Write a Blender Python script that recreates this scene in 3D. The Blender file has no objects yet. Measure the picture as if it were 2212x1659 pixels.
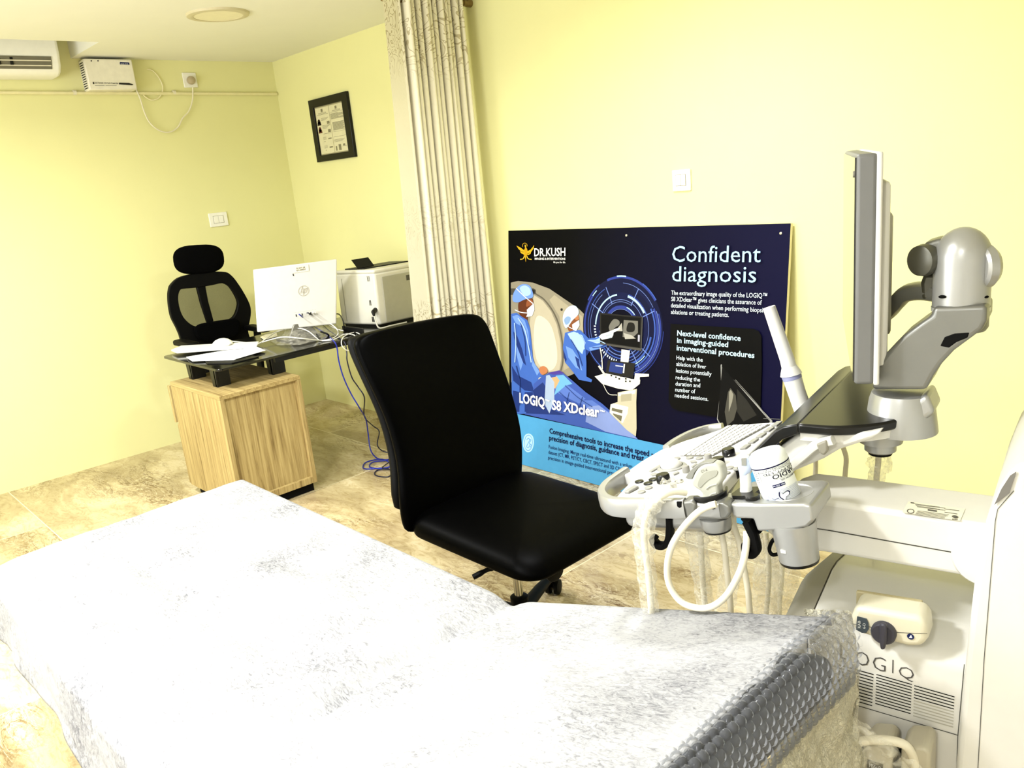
import bpy, bmesh, math, random
from mathutils import Vector, Matrix
V = Vector
random.seed(7)
scn = bpy.context.scene
COL = scn.collection

# ------------------------------------------------------------------ camera
F_PX, IW, IH = 1743.033, 2212.0, 1659.0
YAW, PITCH, ROLL = math.radians(137.6975), math.radians(14.5851), math.radians(-5.7162)
CAM = V((5.33067, -2.94397, 1.51386))
_fw = V((math.cos(YAW)*math.cos(PITCH), math.sin(YAW)*math.cos(PITCH), -math.sin(PITCH)))
_rt = V((math.sin(YAW), -math.cos(YAW), 0.0))
_up = _rt.cross(_fw)
_c, _s = math.cos(ROLL), math.sin(ROLL)
RT, UP, FW = _c*_rt + _s*_up, -_s*_rt + _c*_up, _fw
cd = bpy.data.cameras.new('camera')
cam = bpy.data.objects.new('camera', cd); COL.objects.link(cam)
cam.matrix_world = Matrix(((RT.x, UP.x, -FW.x, CAM.x), (RT.y, UP.y, -FW.y, CAM.y), (RT.z, UP.z, -FW.z, CAM.z), (0, 0, 0, 1)))
cd.sensor_fit = 'HORIZONTAL'; cd.sensor_width = 36.0; cd.lens = F_PX/IW*36.0
cd.clip_start = 0.02; cd.clip_end = 60
scn.camera = cam

# ------------------------------------------------------------------ world, lights, exposure
vs = scn.view_settings
vs.view_transform = 'Standard'; vs.look = 'None'; vs.gamma = 1.0; vs.use_curve_mapping = False
vs.exposure = 1.02
w = bpy.data.worlds.new('world'); scn.world = w; w.use_nodes = True
w.node_tree.nodes['Background'].inputs[0].default_value = (0.9, 0.95, 1.0, 1)
w.node_tree.nodes['Background'].inputs[1].default_value = 0.0
HC = 2.40                       # ceiling height
ROOM_X, ROOM_Y = 6.6, -4.4      # far corners of the room behind the camera
LAMPS = [(1.75, -2.45, 28), (3.85, -3.15, 34), (5.35, -3.95, 14), (3.65, -1.15, 15)]  # last lamp is an unseen addition that brightens the floor below the console
def lamp(x, y, watts):
    ld = bpy.data.lights.new('ceiling_lamp', 'AREA'); ld.shape = 'DISK'; ld.size = 0.26
    ld.energy = watts; ld.color = (0.97, 0.985, 1.0); ld.spread = math.radians(165)
    o = bpy.data.objects.new('ceiling_lamp', ld); COL.objects.link(o); o.location = (x, y, HC-0.03)
for q in LAMPS: lamp(*q)
# soft fill light from an added window in the unseen wall behind the viewer
WX0, WX1, WZ0, WZ1 = 1.1, 3.5, 0.85, 2.05
ld = bpy.data.lights.new('added_window_fill', 'AREA'); ld.shape = 'RECTANGLE'; ld.size = WX1-WX0; ld.size_y = WZ1-WZ0
ld.energy = 40; ld.color = (0.95, 0.98, 1.0)
o = bpy.data.objects.new('added_window_fill', ld); COL.objects.link(o); o.location = ((WX0+WX1)/2, ROOM_Y-0.05, (WZ0+WZ1)/2)
o.rotation_euler = (math.radians(90), 0, 0)

# ------------------------------------------------------------------ measuring helpers: a viewing ray cut by a real plane of the room
def ray(x, y): return FW + RT*((x-IW/2)/F_PX) - UP*((y-IH/2)/F_PX)
def cut(x, y, p, n):
    d = ray(x, y); return CAM + d*((V(p)-CAM).dot(V(n))/d.dot(V(n)))
def XP(x, y, v): return cut(x, y, (v, 0, 0), (1, 0, 0))
def YP(x, y, v): return cut(x, y, (0, v, 0), (0, 1, 0))
def ZP(x, y, v): return cut(x, y, (0, 0, v), (0, 0, 1))

# ------------------------------------------------------------------ materials
def lin(h):
    h = h.lstrip('#'); r = []
    for i in (0, 2, 4):
        c = int(h[i:i+2], 16)/255.0
        r.append(c/12.92 if c <= 0.04045 else ((c+0.055)/1.055)**2.4)
    return (r[0], r[1], r[2], 1.0)
MATS = {}
def nd(nt, typ, **kw):
    n = nt.nodes.new(typ)
    for k, v in kw.items(): setattr(n, k, v)
    return n
def pm(name, col, rough=0.5, metal=0.0, spec=0.5, var=0.04, scale=30.0, bump=0.0, bscale=200.0, alpha=1.0, coat=0.0, trans=0.0, sheen=0.0):
    """procedural principled material: noise-varied colour, optional bump"""
    if name in MATS: return MATS[name]
    m = bpy.data.materials.new(name); m.use_nodes = True; MATS[name] = m
    nt = m.node_tree; b = nt.nodes['Principled BSDF']
    c = lin(col) if isinstance(col, str) else (*col, 1.0)
    b.inputs['Roughness'].default_value = rough; b.inputs['Metallic'].default_value = metal
    b.inputs['Specular IOR Level'].default_value = spec
    b.inputs['Alpha'].default_value = alpha; b.inputs['Coat Weight'].default_value = coat
    b.inputs['Transmission Weight'].default_value = trans; b.inputs['Sheen Weight'].default_value = sheen
    g = nd(nt, 'ShaderNodeNewGeometry')
    n = nd(nt, 'ShaderNodeTexNoise'); n.inputs['Scale'].default_value = scale; n.inputs['Detail'].default_value = 4
    nt.links.new(g.outputs['Position'], n.inputs['Vector'])
    r = nd(nt, 'ShaderNodeValToRGB')
    r.color_ramp.elements[0].position = 0.3; r.color_ramp.elements[1].position = 0.7
    r.color_ramp.elements[0].color = (*[max(0, x*(1-var)) for x in c[:3]], 1)
    r.color_ramp.elements[1].color = (*[min(1, x*(1+var)) for x in c[:3]], 1)
    nt.links.new(n.outputs['Fac'], r.inputs['Fac']); nt.links.new(r.outputs['Color'], b.inputs['Base Color'])
    if bump > 0:
        n2 = nd(nt, 'ShaderNodeTexNoise'); n2.inputs['Scale'].default_value = bscale; n2.inputs['Detail'].default_value = 5
        nt.links.new(g.outputs['Position'], n2.inputs['Vector'])
        bp = nd(nt, 'ShaderNodeBump'); bp.inputs['Strength'].default_value = bump; bp.inputs['Distance'].default_value = 0.002
        nt.links.new(n2.outputs['Fac'], bp.inputs['Height']); nt.links.new(bp.outputs['Normal'], b.inputs['Normal'])
    return m
def ink(h):      # printed colour
    return pm('ink_'+h.lstrip('#'), h, 0.5, spec=0.10, var=0.02)
def film(name, col='#f4f2e6', amount=0.35, rough=0.15, bump=0.6, bscale=60.0):
    """thin clear plastic film: mostly see-through, with glossy creases"""
    if name in MATS: return MATS[name]
    m = bpy.data.materials.new(name); m.use_nodes = True; MATS[name] = m
    nt = m.node_tree; b = nt.nodes['Principled BSDF']; out = nt.nodes['Material Output']
    b.inputs['Base Color'].default_value = lin(col); b.inputs['Roughness'].default_value = rough
    b.inputs['Specular IOR Level'].default_value = 0.9
    g = nd(nt, 'ShaderNodeNewGeometry')
    n = nd(nt, 'ShaderNodeTexNoise'); n.inputs['Scale'].default_value = bscale; n.inputs['Detail'].default_value = 3; n.inputs['Distortion'].default_value = 1.5
    nt.links.new(g.outputs['Position'], n.inputs['Vector'])
    bp = nd(nt, 'ShaderNodeBump'); bp.inputs['Strength'].default_value = bump; bp.inputs['Distance'].default_value = 0.006
    nt.links.new(n.outputs['Fac'], bp.inputs['Height']); nt.links.new(bp.outputs['Normal'], b.inputs['Normal'])
    rp = nd(nt, 'ShaderNodeValToRGB')
    rp.color_ramp.elements[0].position = 0.35; rp.color_ramp.elements[0].color = (amount*0.35,)*3+(1,)
    rp.color_ramp.elements[1].position = 0.72; rp.color_ramp.elements[1].color = (min(1, amount*1.6),)*3+(1,)
    nt.links.new(n.outputs['Fac'], rp.inputs['Fac'])
    t = nd(nt, 'ShaderNodeBsdfTransparent'); mx = nd(nt, 'ShaderNodeMixShader')
    nt.links.new(rp.outputs['Color'], mx.inputs['Fac']); nt.links.new(t.outputs[0], mx.inputs[1]); nt.links.new(b.outputs[0], mx.inputs[2])
    nt.links.new(mx.outputs[0], out.inputs['Surface'])
    return m

# ------------------------------------------------------------------ mesh builder
def cr(pts, n=8, closed=False):
    """Catmull-Rom through the points"""
    pts = [V(p) for p in pts]; N = len(pts); out = []
    rng = range(N if closed else N-1)
    for i in rng:
        p0 = pts[(i-1) % N] if closed or i > 0 else pts[0]*2-pts[1]
        p1 = pts[i]; p2 = pts[(i+1) % N]
        p3 = pts[(i+2) % N] if closed or i+2 < N else pts[-1]*2-pts[-2]
        for k in range(n):
            t = k/n
            out.append(0.5*((2*p1)+(p2-p0)*t+(2*p0-5*p1+4*p2-p3)*t*t+(3*p1-p0-3*p2+p3)*t**3))
    if not closed: out.append(pts[-1])
    return out
class G:
    def __init__(s): s.bm = bmesh.new(); s.mi = 0
    def _f(s, vs):
        try:
            f = s.bm.faces.new(vs); f.material_index = s.mi; return f
        except ValueError: return None
    def ngon(s, pts):
        s._f([s.bm.verts.new(p) for p in pts]); return s
    def prism(s, pts, d):
        d = V(d); a = [s.bm.verts.new(p) for p in pts]; b = [s.bm.verts.new(V(p)+d) for p in pts]; n = len(a)
        s._f(a); s._f(b[::-1])
        for i in range(n): s._f([a[i], b[i], b[(i+1) % n], a[(i+1) % n]])
        return s
    def ring_prism(s, outer, inner, d):
        d = V(d); n = len(outer)
        o0 = [s.bm.verts.new(p) for p in outer]; i0 = [s.bm.verts.new(p) for p in inner]
        o1 = [s.bm.verts.new(V(p)+d) for p in outer]; i1 = [s.bm.verts.new(V(p)+d) for p in inner]
        for k in range(n):
            j = (k+1) % n
            s._f([o0[k], o0[j], i0[j], i0[k]]); s._f([o1[k], i1[k], i1[j], o1[j]])
            s._f([o0[k], o1[k], o1[j], o0[j]]); s._f([i0[k], i0[j], i1[j], i1[k]])
        return s
    def obox(s, o, u, v, w):
        o, u, v, w = V(o), V(u), V(v), V(w); return s.prism([o, o+u, o+u+v, o+v], w)
    def box(s, lo, hi):
        lo, hi = V(lo), V(hi); d = hi-lo
        return s.obox(lo, (d.x, 0, 0), (0, d.y, 0), (0, 0, d.z))
    def loft(s, rings, cap=True, closed=True):
        R = [[s.bm.verts.new(p) for p in r] for r in rings]; n = len(R[0])
        for i in range(len(R)-1):
            for k in range(n if closed else n-1):
                j = (k+1) % n; s._f([R[i][k], R[i][j], R[i+1][j], R[i+1][k]])
        if cap and closed: s._f(R[0][::-1]); s._f(R[-1])
        return s
    def tube(s, path, r, n=10, cap=True):
        path = [V(p) for p in path]; N = len(path)
        rs = list(r) if isinstance(r, (list, tuple)) else [r]*N
        if len(rs) != N: rs = [rs[min(len(rs)-1, int(i*(len(rs)-1)/max(1, N-1)+0.5))] for i in range(N)]
        t0 = (path[1]-path[0]).normalized(); nrm = t0.orthogonal().normalized(); rings = []
        for i in range(N):
            t = (path[min(i+1, N-1)]-path[max(i-1, 0)]).normalized()
            nrm = (nrm-t*nrm.dot(t)).normalized(); b = t.cross(nrm)
            rings.append([path[i]+(nrm*math.cos(2*math.pi*k/n)+b*math.sin(2*math.pi*k/n))*rs[i] for k in range(n)])
        return s.loft(rings, cap)
    def band(s, path, n_dir, wid, thk, nn=12):
        """sweep of a rounded rectangle: wid along n_dir, thk across"""
        path = [V(p) for p in path]; N = len(path); n_dir = V(n_dir).normalized(); rings = []
        for i in range(N):
            t = (path[min(i+1, N-1)]-path[max(i-1, 0)]).normalized(); b = t.cross(n_dir).normalized(); u = b.cross(t).normalized(); r = []
            for k in range(nn):
                a = 2*math.pi*k/nn; ca, sa = math.cos(a), math.sin(a); e = 0.5
                r.append(path[i]+u*(wid/2*math.copysign(abs(ca)**e, ca))+b*(thk/2*math.copysign(abs(sa)**e, sa)))
            rings.append(r)
        return s.loft(rings)
    def lathe(s, o, ax, prof, n=28, cap=True, ref=None):
        o, ax = V(o), V(ax).normalized(); u = V(ref).normalized() if ref else ax.orthogonal().normalized(); u = (u-ax*u.dot(ax)).normalized(); v = ax.cross(u)
        rings = [[o+ax*h+(u*math.cos(2*math.pi*k/n)+v*math.sin(2*math.pi*k/n))*max(r, 1e-5) for k in range(n)] for r, h in prof]
        return s.loft(rings, cap)
    def grid(s, f, nu, nv, wrap=False):
        P = [[s.bm.verts.new(f(i/nu, j/nv)) for j in range(nv+1)] for i in range(nu+1)]
        for i in range(nu):
            for j in range(nv): s._f([P[i][j], P[i+1][j], P[i+1][j+1], P[i][j+1]])
        return s
    def ball(s, c, rx, ry, rz, nu=20, nv=12, e=1.0):
        c = V(c); sg = lambda x: math.copysign(abs(x)**e, x)
        rings = []
        for j in range(1, nv):
            t = math.pi*j/nv; rings.append([c+V((rx*sg(math.sin(t))*sg(math.cos(2*math.pi*k/nu)), ry*sg(math.sin(t))*sg(math.sin(2*math.pi*k/nu)), rz*sg(math.cos(t)))) for k in range(nu)])
        return s.loft(rings)
def root_of(o):
    while o.parent: o = o.parent
    return o
def put(name, g, mat, parent=None, bevel=0.0, seg=2, sub=0, smooth=True, ang=40, loc=None, solid=0.0):
    """link the builder's mesh as ONE object; top-level ones get their origin at the base"""
    bm = g.bm
    bmesh.ops.recalc_face_normals(bm, faces=bm.faces)
    me = bpy.data.meshes.new(name)
    if parent is not None: off = root_of(parent).location.copy()
    else:
        xs = [v.co for v in bm.verts]; lo = [min(c[i] for c in xs) for i in range(3)]; hi = [max(c[i] for c in xs) for i in range(3)]
        off = V(loc) if loc is not None else V(((lo[0]+hi[0])/2, (lo[1]+hi[1])/2, lo[2]))
    bmesh.ops.translate(bm, verts=bm.verts, vec=-off)
    bm.to_mesh(me); bm.free()
    for m in (mat if isinstance(mat, (list, tuple)) else [mat]): me.materials.append(m)
    o = bpy.data.objects.new(name, me); COL.objects.link(o)
    if parent is not None: o.parent = parent
    else: o.location = off
    if smooth:
        for p in me.polygons: p.use_smooth = True
        if not sub: me.set_sharp_from_angle(angle=math.radians(ang))
    if solid:
        md = o.modifiers.new('thickness', 'SOLIDIFY'); md.thickness = solid; md.offset = 0
    if bevel:
        md = o.modifiers.new('bevel', 'BEVEL'); md.width = bevel; md.segments = seg; md.limit_method = 'ANGLE'; md.angle_limit = math.radians(35)
        md.harden_normals = False
    if sub:
        md = o.modifiers.new('subdivision', 'SUBSURF'); md.levels = sub; md.render_levels = sub
    return o
def tag(o, label, cat, group=None, kind=None):
    o['label'] = label; o['category'] = cat
    if group: o['group'] = group
    if kind: o['kind'] = kind
    return o
def thing(name, loc, label, cat, group=None):
    o = bpy.data.objects.new(name, None); COL.objects.link(o); o.location = loc; o.empty_display_size = 0.1
    return tag(o, label, cat, group)
def struct(name, g, mat, **kw):
    o = put(name, g, mat, **kw); o['kind'] = 'structure'; return o

# ------------------------------------------------------------------ lettering
_tc = {}
def glyphs(s, bold):
    k = (s, bold)
    if k in _tc: return _tc[k]
    cu = bpy.data.curves.new('lettering', 'FONT'); cu.body = s; cu.offset = bold; cu.resolution_u = 2
    ob = bpy.data.objects.new('lettering', cu); COL.objects.link(ob)
    me = bpy.data.meshes.new_from_object(ob)
    vs_ = [(v.co.x, v.co.y) for v in me.vertices]; fs = [tuple(p.vertices) for p in me.polygons]
    bpy.data.objects.remove(ob); bpy.data.curves.remove(cu); bpy.data.meshes.remove(me)
    _tc[k] = (vs_, fs); return _tc[k]
def cap_h(): return max(v[1] for v in glyphs('H', 0.0)[0])
def write(g, s, a, b, up, h, bold=0.0, pos=None):
    """letters from a to b (baseline), capital height h along up"""
    vs_, fs = glyphs(s, bold)
    if not vs_: return g
    x0 = min(v[0] for v in vs_); x1 = max(v[0] for v in vs_); H = cap_h(); a, b, up = V(a), V(b), V(up)
    f = pos or (lambda tx, ty: a+(b-a)*tx+up*(ty*h))
    B = [g.bm.verts.new(f((x-x0)/(x1-x0), y/H)) for x, y in vs_]
    for t in fs: g._f([B[i] for i in t])
    return g

# ================================================================== THE ROOM
def wall_mat(name, c, var=0.008, bump=0.12):
    return pm(name, c, 0.75, spec=0.2, var=var, scale=6, bump=bump, bscale=260)
M_WALL = wall_mat('cream_wall_paint', (0.80, 0.775, 0.39))
M_WALL2 = wall_mat('bounce_white_paint', (0.82, 0.82, 0.80))  # white chosen for the unseen walls, so their bounce is less yellow
M_CEIL = wall_mat('cream_ceiling_paint', (0.86, 0.85, 0.75))
def floor_mat():
    m = bpy.data.materials.new('polished_marble_tiles'); m.use_nodes = True; nt = m.node_tree; L = nt.links.new
    b = nt.nodes['Principled BSDF']; b.inputs['Roughness'].default_value = 0.16; b.inputs['Specular IOR Level'].default_value = 0.35
    g = nd(nt, 'ShaderNodeNewGeometry')
    mp = nd(nt, 'ShaderNodeMapping'); mp.inputs['Location'].default_value = (-3.322, 0.455, 0); L(g.outputs['Position'], mp.inputs['Vector'])
    br = nd(nt, 'ShaderNodeTexBrick'); br.offset = 0.5; br.offset_frequency = 2
    for k, v_ in (('Scale', 1.0), ('Mortar Size', 0.0028), ('Mortar Smooth', 0.1), ('Brick Width', 1.685), ('Row Height', 1.685)): br.inputs[k].default_value = v_
    br.inputs['Color1'].default_value = (0, 0, 0, 1); br.inputs['Color2'].default_value = (1, 1, 1, 1); br.inputs['Mortar'].default_value = (0.5, 0.5, 0.5, 1)
    L(mp.outputs[0], br.inputs['Vector'])
    # every slab gets its own cut of stone
    ad = nd(nt, 'ShaderNodeVectorMath', operation='MULTIPLY_ADD'); ad.inputs[1].default_value = (3.1, 5.3, 1.7)
    L(br.outputs['Color'], ad.inputs[0])
    m2 = nd(nt, 'ShaderNodeMapping'); m2.inputs['Rotation'].default_value = (0, 0, math.radians(-52)); m2.inputs['Scale'].default_value = (1.0, 2.6, 1.0)
    L(g.outputs['Position'], m2.inputs['Vector']); L(m2.outputs[0], ad.inputs[2])
    def noise(sc, det, dist, rough=0.55):
        n = nd(nt, 'ShaderNodeTexNoise'); n.inputs['Scale'].default_value = sc; n.inputs['Detail'].default_value = det
        n.inputs['Distortion'].default_value = dist; n.inputs['Roughness'].default_value = rough; L(ad.outputs[0], n.inputs['Vector']); return n
    def ramp(src, st):
        r = nd(nt, 'ShaderNodeValToRGB'); e = r.color_ramp.elements
        while len(e) < len(st): e.new(0.5)
        for i, (p, c) in enumerate(st): e[i].position = p; e[i].color = (*c, 1)
        L(src, r.inputs['Fac']); return r
    def mix(f, a, bb, typ='MIX'):
        x = nd(nt, 'ShaderNodeMix', data_type='RGBA', blend_type=typ)
        if isinstance(f, float): x.inputs[0].default_value = f
        else: L(f, x.inputs[0])
        for s, v_ in ((6, a), (7, bb)):
            if isinstance(v_, tuple): x.inputs[s].default_value = (*v_, 1)
            else: L(v_, x.inputs[s])
        return x.outputs[2]
    base = ramp(noise(1.5, 6, 1.2).outputs['Fac'], [(0.30, (0.31, 0.23, 0.12)), (0.45, (0.48, 0.385, 0.215)), (0.56, (0.62, 0.515, 0.315)), (0.70, (0.70, 0.60, 0.40))]).outputs['Color']
    fine = ramp(noise(9, 8, 2.5, 0.7).outputs['Fac'], [(0.38, (0.72, 0.66, 0.54)), (0.52, (1, 1, 1))]).outputs['Color']
    c = mix(0.75, base, fine, 'MULTIPLY')
    # thin dark veins: ridges where a distorted noise crosses its middle
    def vein(sc, dist, wdt, col, strength, c):
        n = noise(sc, 7, dist, 0.62)
        s = nd(nt, 'ShaderNodeMath', operation='SUBTRACT'); s.inputs[1].default_value = 0.5; L(n.outputs['Fac'], s.inputs[0])
        a = nd(nt, 'ShaderNodeMath', operation='ABSOLUTE'); L(s.outputs[0], a.inputs[0])
        r = ramp(a.outputs[0], [(0.0, (1, 1, 1)), (wdt, (0, 0, 0))])
        mk = ramp(noise(1.1, 3, 0.5).outputs['Fac'], [(0.45, (0, 0, 0)), (0.62, (1, 1, 1))])
        q = nd(nt, 'ShaderNodeMath', operation='MULTIPLY'); L(r.outputs['Color'], q.inputs[0]); L(mk.outputs['Color'], q.inputs[1])
        q2 = nd(nt, 'ShaderNodeMath', operation='MULTIPLY'); q2.inputs[1].default_value = strength; L(q.outputs[0], q2.inputs[0])
        return mix(q2.outputs[0], c, col)
    c = vein(2.0, 2.4, 0.030, (0.13, 0.065, 0.018), 0.95, c)
    c = vein(5.0, 1.8, 0.022, (0.17, 0.095, 0.03), 0.85, c)
    c = vein(3.1, 3.0, 0.012, (0.85, 0.76, 0.55), 0.8, c)
    c = mix(br.outputs['Fac'], c, (0.78, 0.70, 0.48))
    L(c, b.inputs['Base Color'])
    return m
M_FLOOR = floor_mat()
struct('floor', G().box((-0.1, ROOM_Y-0.1, -0.08), (ROOM_X+0.1, 0.1, 0)), M_FLOOR, smooth=False)
struct('wall_left', G().box((-0.12, ROOM_Y-0.1, 0), (0, 0.12, 2.75)), M_WALL, smooth=False)
struct('wall_back', G().box((0, 0, 0), (ROOM_X+0.1, 0.12, 2.75)), M_WALL, smooth=False)
struct('wall_right', G().box((ROOM_X, ROOM_Y-0.1, 0), (ROOM_X+0.12, 0, 2.75)), M_WALL2, smooth=False)
y0_, y1_ = ROOM_Y-0.12, ROOM_Y
g = G()
for lo, hi in (((0, y0_, 0), (WX0, y1_, 2.75)), ((WX1, y0_, 0), (ROOM_X, y1_, 2.75)), ((WX0, y0_, 0), (WX1, y1_, WZ0)), ((WX0, y0_, WZ1), (WX1, y1_, 2.75))): g.box(lo, hi)
struct('wall_front', g, M_WALL2, smooth=False)
g = G(); ww = WX1-WX0
for k in range(3): g.box((WX0+ww*k/2-0.03*(k == 1)-0.05*(k == 2), y0_, WZ0), (WX0+ww*k/2+0.03*(k == 1)+0.05*(k == 0), y0_+0.05, WZ1))
g.box((WX0, y0_, WZ0), (WX1, y0_+0.05, WZ0+0.05)); g.box((WX0, y0_, WZ1-0.05), (WX1, y0_+0.05, WZ1))
w1 = struct('added_window_1', g, pm('added_window_white', '#e8e6de', 0.4), smooth=False)  # window added out of view to even out the light
RX, RY = 0.51, -1.28            # recess in the false ceiling for the air conditioner
g = G(); g.box((RX, ROOM_Y, HC), (ROOM_X, 0, HC+0.30)); g.box((0, RY, HC), (RX, 0, HC+0.30)); g.box((0, ROOM_Y, HC+0.30), (ROOM_X, 0, HC+0.36))
struct('ceiling', g, M_CEIL, smooth=False)

M_WHITE = pm('white_plastic', '#f3f1e6', 0.4, var=0.02)
M_OFFW = pm('cream_plastic', '#e6dfc6', 0.45, var=0.03)
M_BLACK = pm('black_plastic', '#060606', 0.45, spec=0.3, var=0.1)
M_DARK = pm('dark_slot', '#0b0b0a', 0.8, spec=0.1)

# ------------------------------------------------------------------ ceiling panel lights
def ceiling_light(x, y, lit, label):
    t = thing('ceiling_light', (x, y, HC-0.014), label, 'light', 'round recessed ceiling lights')
    put('trim_ring', G().lathe((x, y, HC-0.014), (0, 0, 1), [(0.118, 0.010), (0.116, 0.002), (0.128, 0.0), (0.146, 0.004), (0.150, 0.014)], 48, cap=False), pm('pale_trim', '#cfc6a4', 0.5), t)
    md = M_WHITE if not lit else None
    if lit:
        md = bpy.data.materials.get('lit_diffuser') or bpy.data.materials.new('lit_diffuser'); md.use_nodes = True
        bs = md.node_tree.nodes['Principled BSDF']; bs.inputs['Emission Color'].default_value = (1, 0.97, 0.9, 1); bs.inputs['Emission Strength'].default_value = 6
    else: md = pm('frosted_diffuser', '#efe8c8', 0.6, var=0.02)
    put('diffuser', G().lathe((x, y, HC-0.010), (0, 0, 1), [(0.0, 0.0), (0.117, 0.0), (0.117, 0.006)], 40), md, t)
ceiling_light(1.313, -0.975, False, 'round unlit ceiling light above the desk, left of the curtain')
for i, (x, y, wt) in enumerate(LAMPS):
    ceiling_light(x, y, True, ['lit round ceiling light over the cabinet end of the room', 'lit round ceiling light above the examination bed', 'lit round ceiling light behind the viewer by the right wall', 'added round fill light on the ceiling above the black swivel chair'][i])

# ------------------------------------------------------------------ air conditioner in the recess
AY1 = -1.395
t = thing('air_conditioner', (0.1, (AY1-2.2)/2, 2.28), 'white split air conditioner high on the left wall, cut off by the picture edge', 'air conditioner')
prof = [(0.0, 2.57), (0.17, 2.57), (0.205, 2.53), (0.215, 2.45), (0.212, 2.385), (0.195, 2.325), (0.165, 2.292), (0.13, 2.28), (0.0, 2.28)]
put('casing', G().prism([V((x, AY1, z)) for x, z in prof], (0, -0.82, 0)), M_WHITE, t, bevel=0.018, seg=3)
def acp(x, z, y): return V((x, y, z))
g = G(); g.prism([V((0.2135, AY1-0.05, 2.372)), V((0.2005, AY1-0.05, 2.333)), V((0.188, AY1-0.05, 2.310)), V((0.16, AY1-0.05, 2.335)), V((0.185, AY1-0.05, 2.375))], (0, -0.70, 0))
put('outlet_slot', g, pm('grey_slot', '#6f6b58', 0.7), t)
g = G()
for k in range(2):
    z = 2.352-0.024*k; x = 0.2095-0.010*k
    g.obox((x-0.012, AY1-0.055, z), (0, -0.69, 0), (0.014, 0, -0.004), (0.001, 0, 0.005))
put('louvre', g, M_OFFW, t)
for k in range(7): put('swing_vane', G().obox((0.182, AY1-0.24-0.06*k, 2.325), (0, -0.014, 0.0), (0.026, 0, 0.004), (0.004, 0, 0.038)), M_BLACK, t)

# ------------------------------------------------------------------ voltage stabiliser, its cord, plug socket
sy0, sy1, sz0, sz1, sx = -1.245, -0.972, 2.213, 2.385, 0.10
t = thing('voltage_stabilizer', (0.05, (sy0+sy1)/2, sz0), 'white boxy voltage stabilizer on the left wall beside the air conditioner', 'stabilizer')
put('casing', G().box((0.0, sy0, sz0), (sx, sy1, sz1)), pm('stabilizer_shell', '#e9e4d2', 0.4), t, bevel=0.008)
def FR(x, y, n=0.0012): return XP(x, y, sx+n)
def pxq(f, q, *a): return [f(x, y, *a) for x, y in q]
put('brand_label', G().ngon(pxq(FR, [(259, 134), (279, 135), (280, 140), (259, 139)])), ink('#14204f'), t)
g = G(); write(g, 'BLUE STAR', FR(261, 138.4, .002), FR(277, 139, .002), (0, 0, 1), 0.005); put('brand_lettering', g, ink('#e8e8f0'), t)
g = G(); write(g, 'ELECTRONIC VOLTAGE STABILIZER', FR(205, 180.5), FR(256, 182), (0, 0, 1), 0.008, 0.01)
g.ngon(pxq(FR, [(257, 178.5), (279, 179), (288, 182.5), (286, 184), (257, 182.5)])); g.ngon(pxq(FR, [(200, 177), (203, 177), (204, 182), (201, 182)]))
for a, b_, yy in ((205, 226, 184), (228, 252, 184.6)): g.ngon(pxq(FR, [(a, yy), (b_, yy), (b_, yy+.8), (a, yy+.8)]))
put('printed_title', g, ink('#33322c'), t)
for x in (197, 211.5):
    g = G(); c = FR(x, 131.5, 0.0); g.lathe(c, (1, 0, 0), [(0.0035, -0.002), (0.0035, 0.003), (0.001, 0.004)], 12); put('indicator', g, M_BLACK, t)
g = G()
for k in range(12):
    p = V((0.05, sy0-0.0008, sz1-0.02-0.0125*k)); g.box(p-V((0.03, 0.001, 0.002)), p+V((0.03, 0.001, 0.002)))
put('side_vent', g, M_DARK, t)
put('power_switch', G().box((0.045, sy1-0.001, 2.305), (0.065, sy1+0.004, 2.325)), M_BLACK, t)
def px_path(f, pts, *a): return [f(x, y, *a) for x, y in pts]
stab = t
put('power_cord', G().tube(cr(px_path(XP, [(294, 193), (303, 214), (313, 245), (326, 268), (347, 283), (368, 285), (385, 274), (394, 256), (408, 240), (416, 215), (416.5, 189)], 0.022), 6), 0.0042), M_OFFW, stab)
tag(put('thin_cable', G().tube(cr(px_path(XP, [(318, 149), (330, 153), (342, 166), (351, 185), (350, 200), (342, 212), (328, 216), (315, 210), (305, 199)], 0.012), 6), 0.0035), pm('clear_cord', '#efe7bd', 0.3)), 'thin pale looped cable on the wall right of the stabilizer', 'cable')
a = XP(391.7, 157.5, 0); b_ = XP(427, 189, 0)
ym, zm = (a.y+b_.y)/2, (a.z+b_.z)/2
t = thing('plug_socket', (0, ym, zm-0.045), 'square white wall socket with a round beige plug pushed in', 'socket')
put('plate', G().box((0, ym-0.045, zm-0.045), (0.010, ym+0.045, zm+0.045)), M_WHITE, t, bevel=0.004)
cpl = XP(414, 173, 0.03)
put('plug', G().lathe((0.008, cpl.y, cpl.z), (1, 0, 0), [(0.024, 0), (0.026, 0.012), (0.022, 0.03), (0.012, 0.036)], 20), pm('beige_plug', '#b5a585', 0.5), t)
# conduit along the wall
a = XP(0, 200, 0.013); b_ = XP(598, 203, 0.013)
a = b_+(a-b_)*1.5
t = thing('wall_conduit', ((a+b_)/2)-V((0, 0, 0.01)), 'long thin cream conduit pipe running along the left wall under the air conditioner', 'pipe')
put('pipe', G().tube([a, b_], 0.0095, 12), pm('conduit_paint', (0.80, 0.74, 0.42), 0.5), t)
for x in (161, 376):
    c = XP(x, 200, 0.012); d = (b_-a).normalized()
    put('clamp', G().tube([c-d*0.009, c+d*0.009], 0.014, 12), M_OFFW, t)

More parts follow.
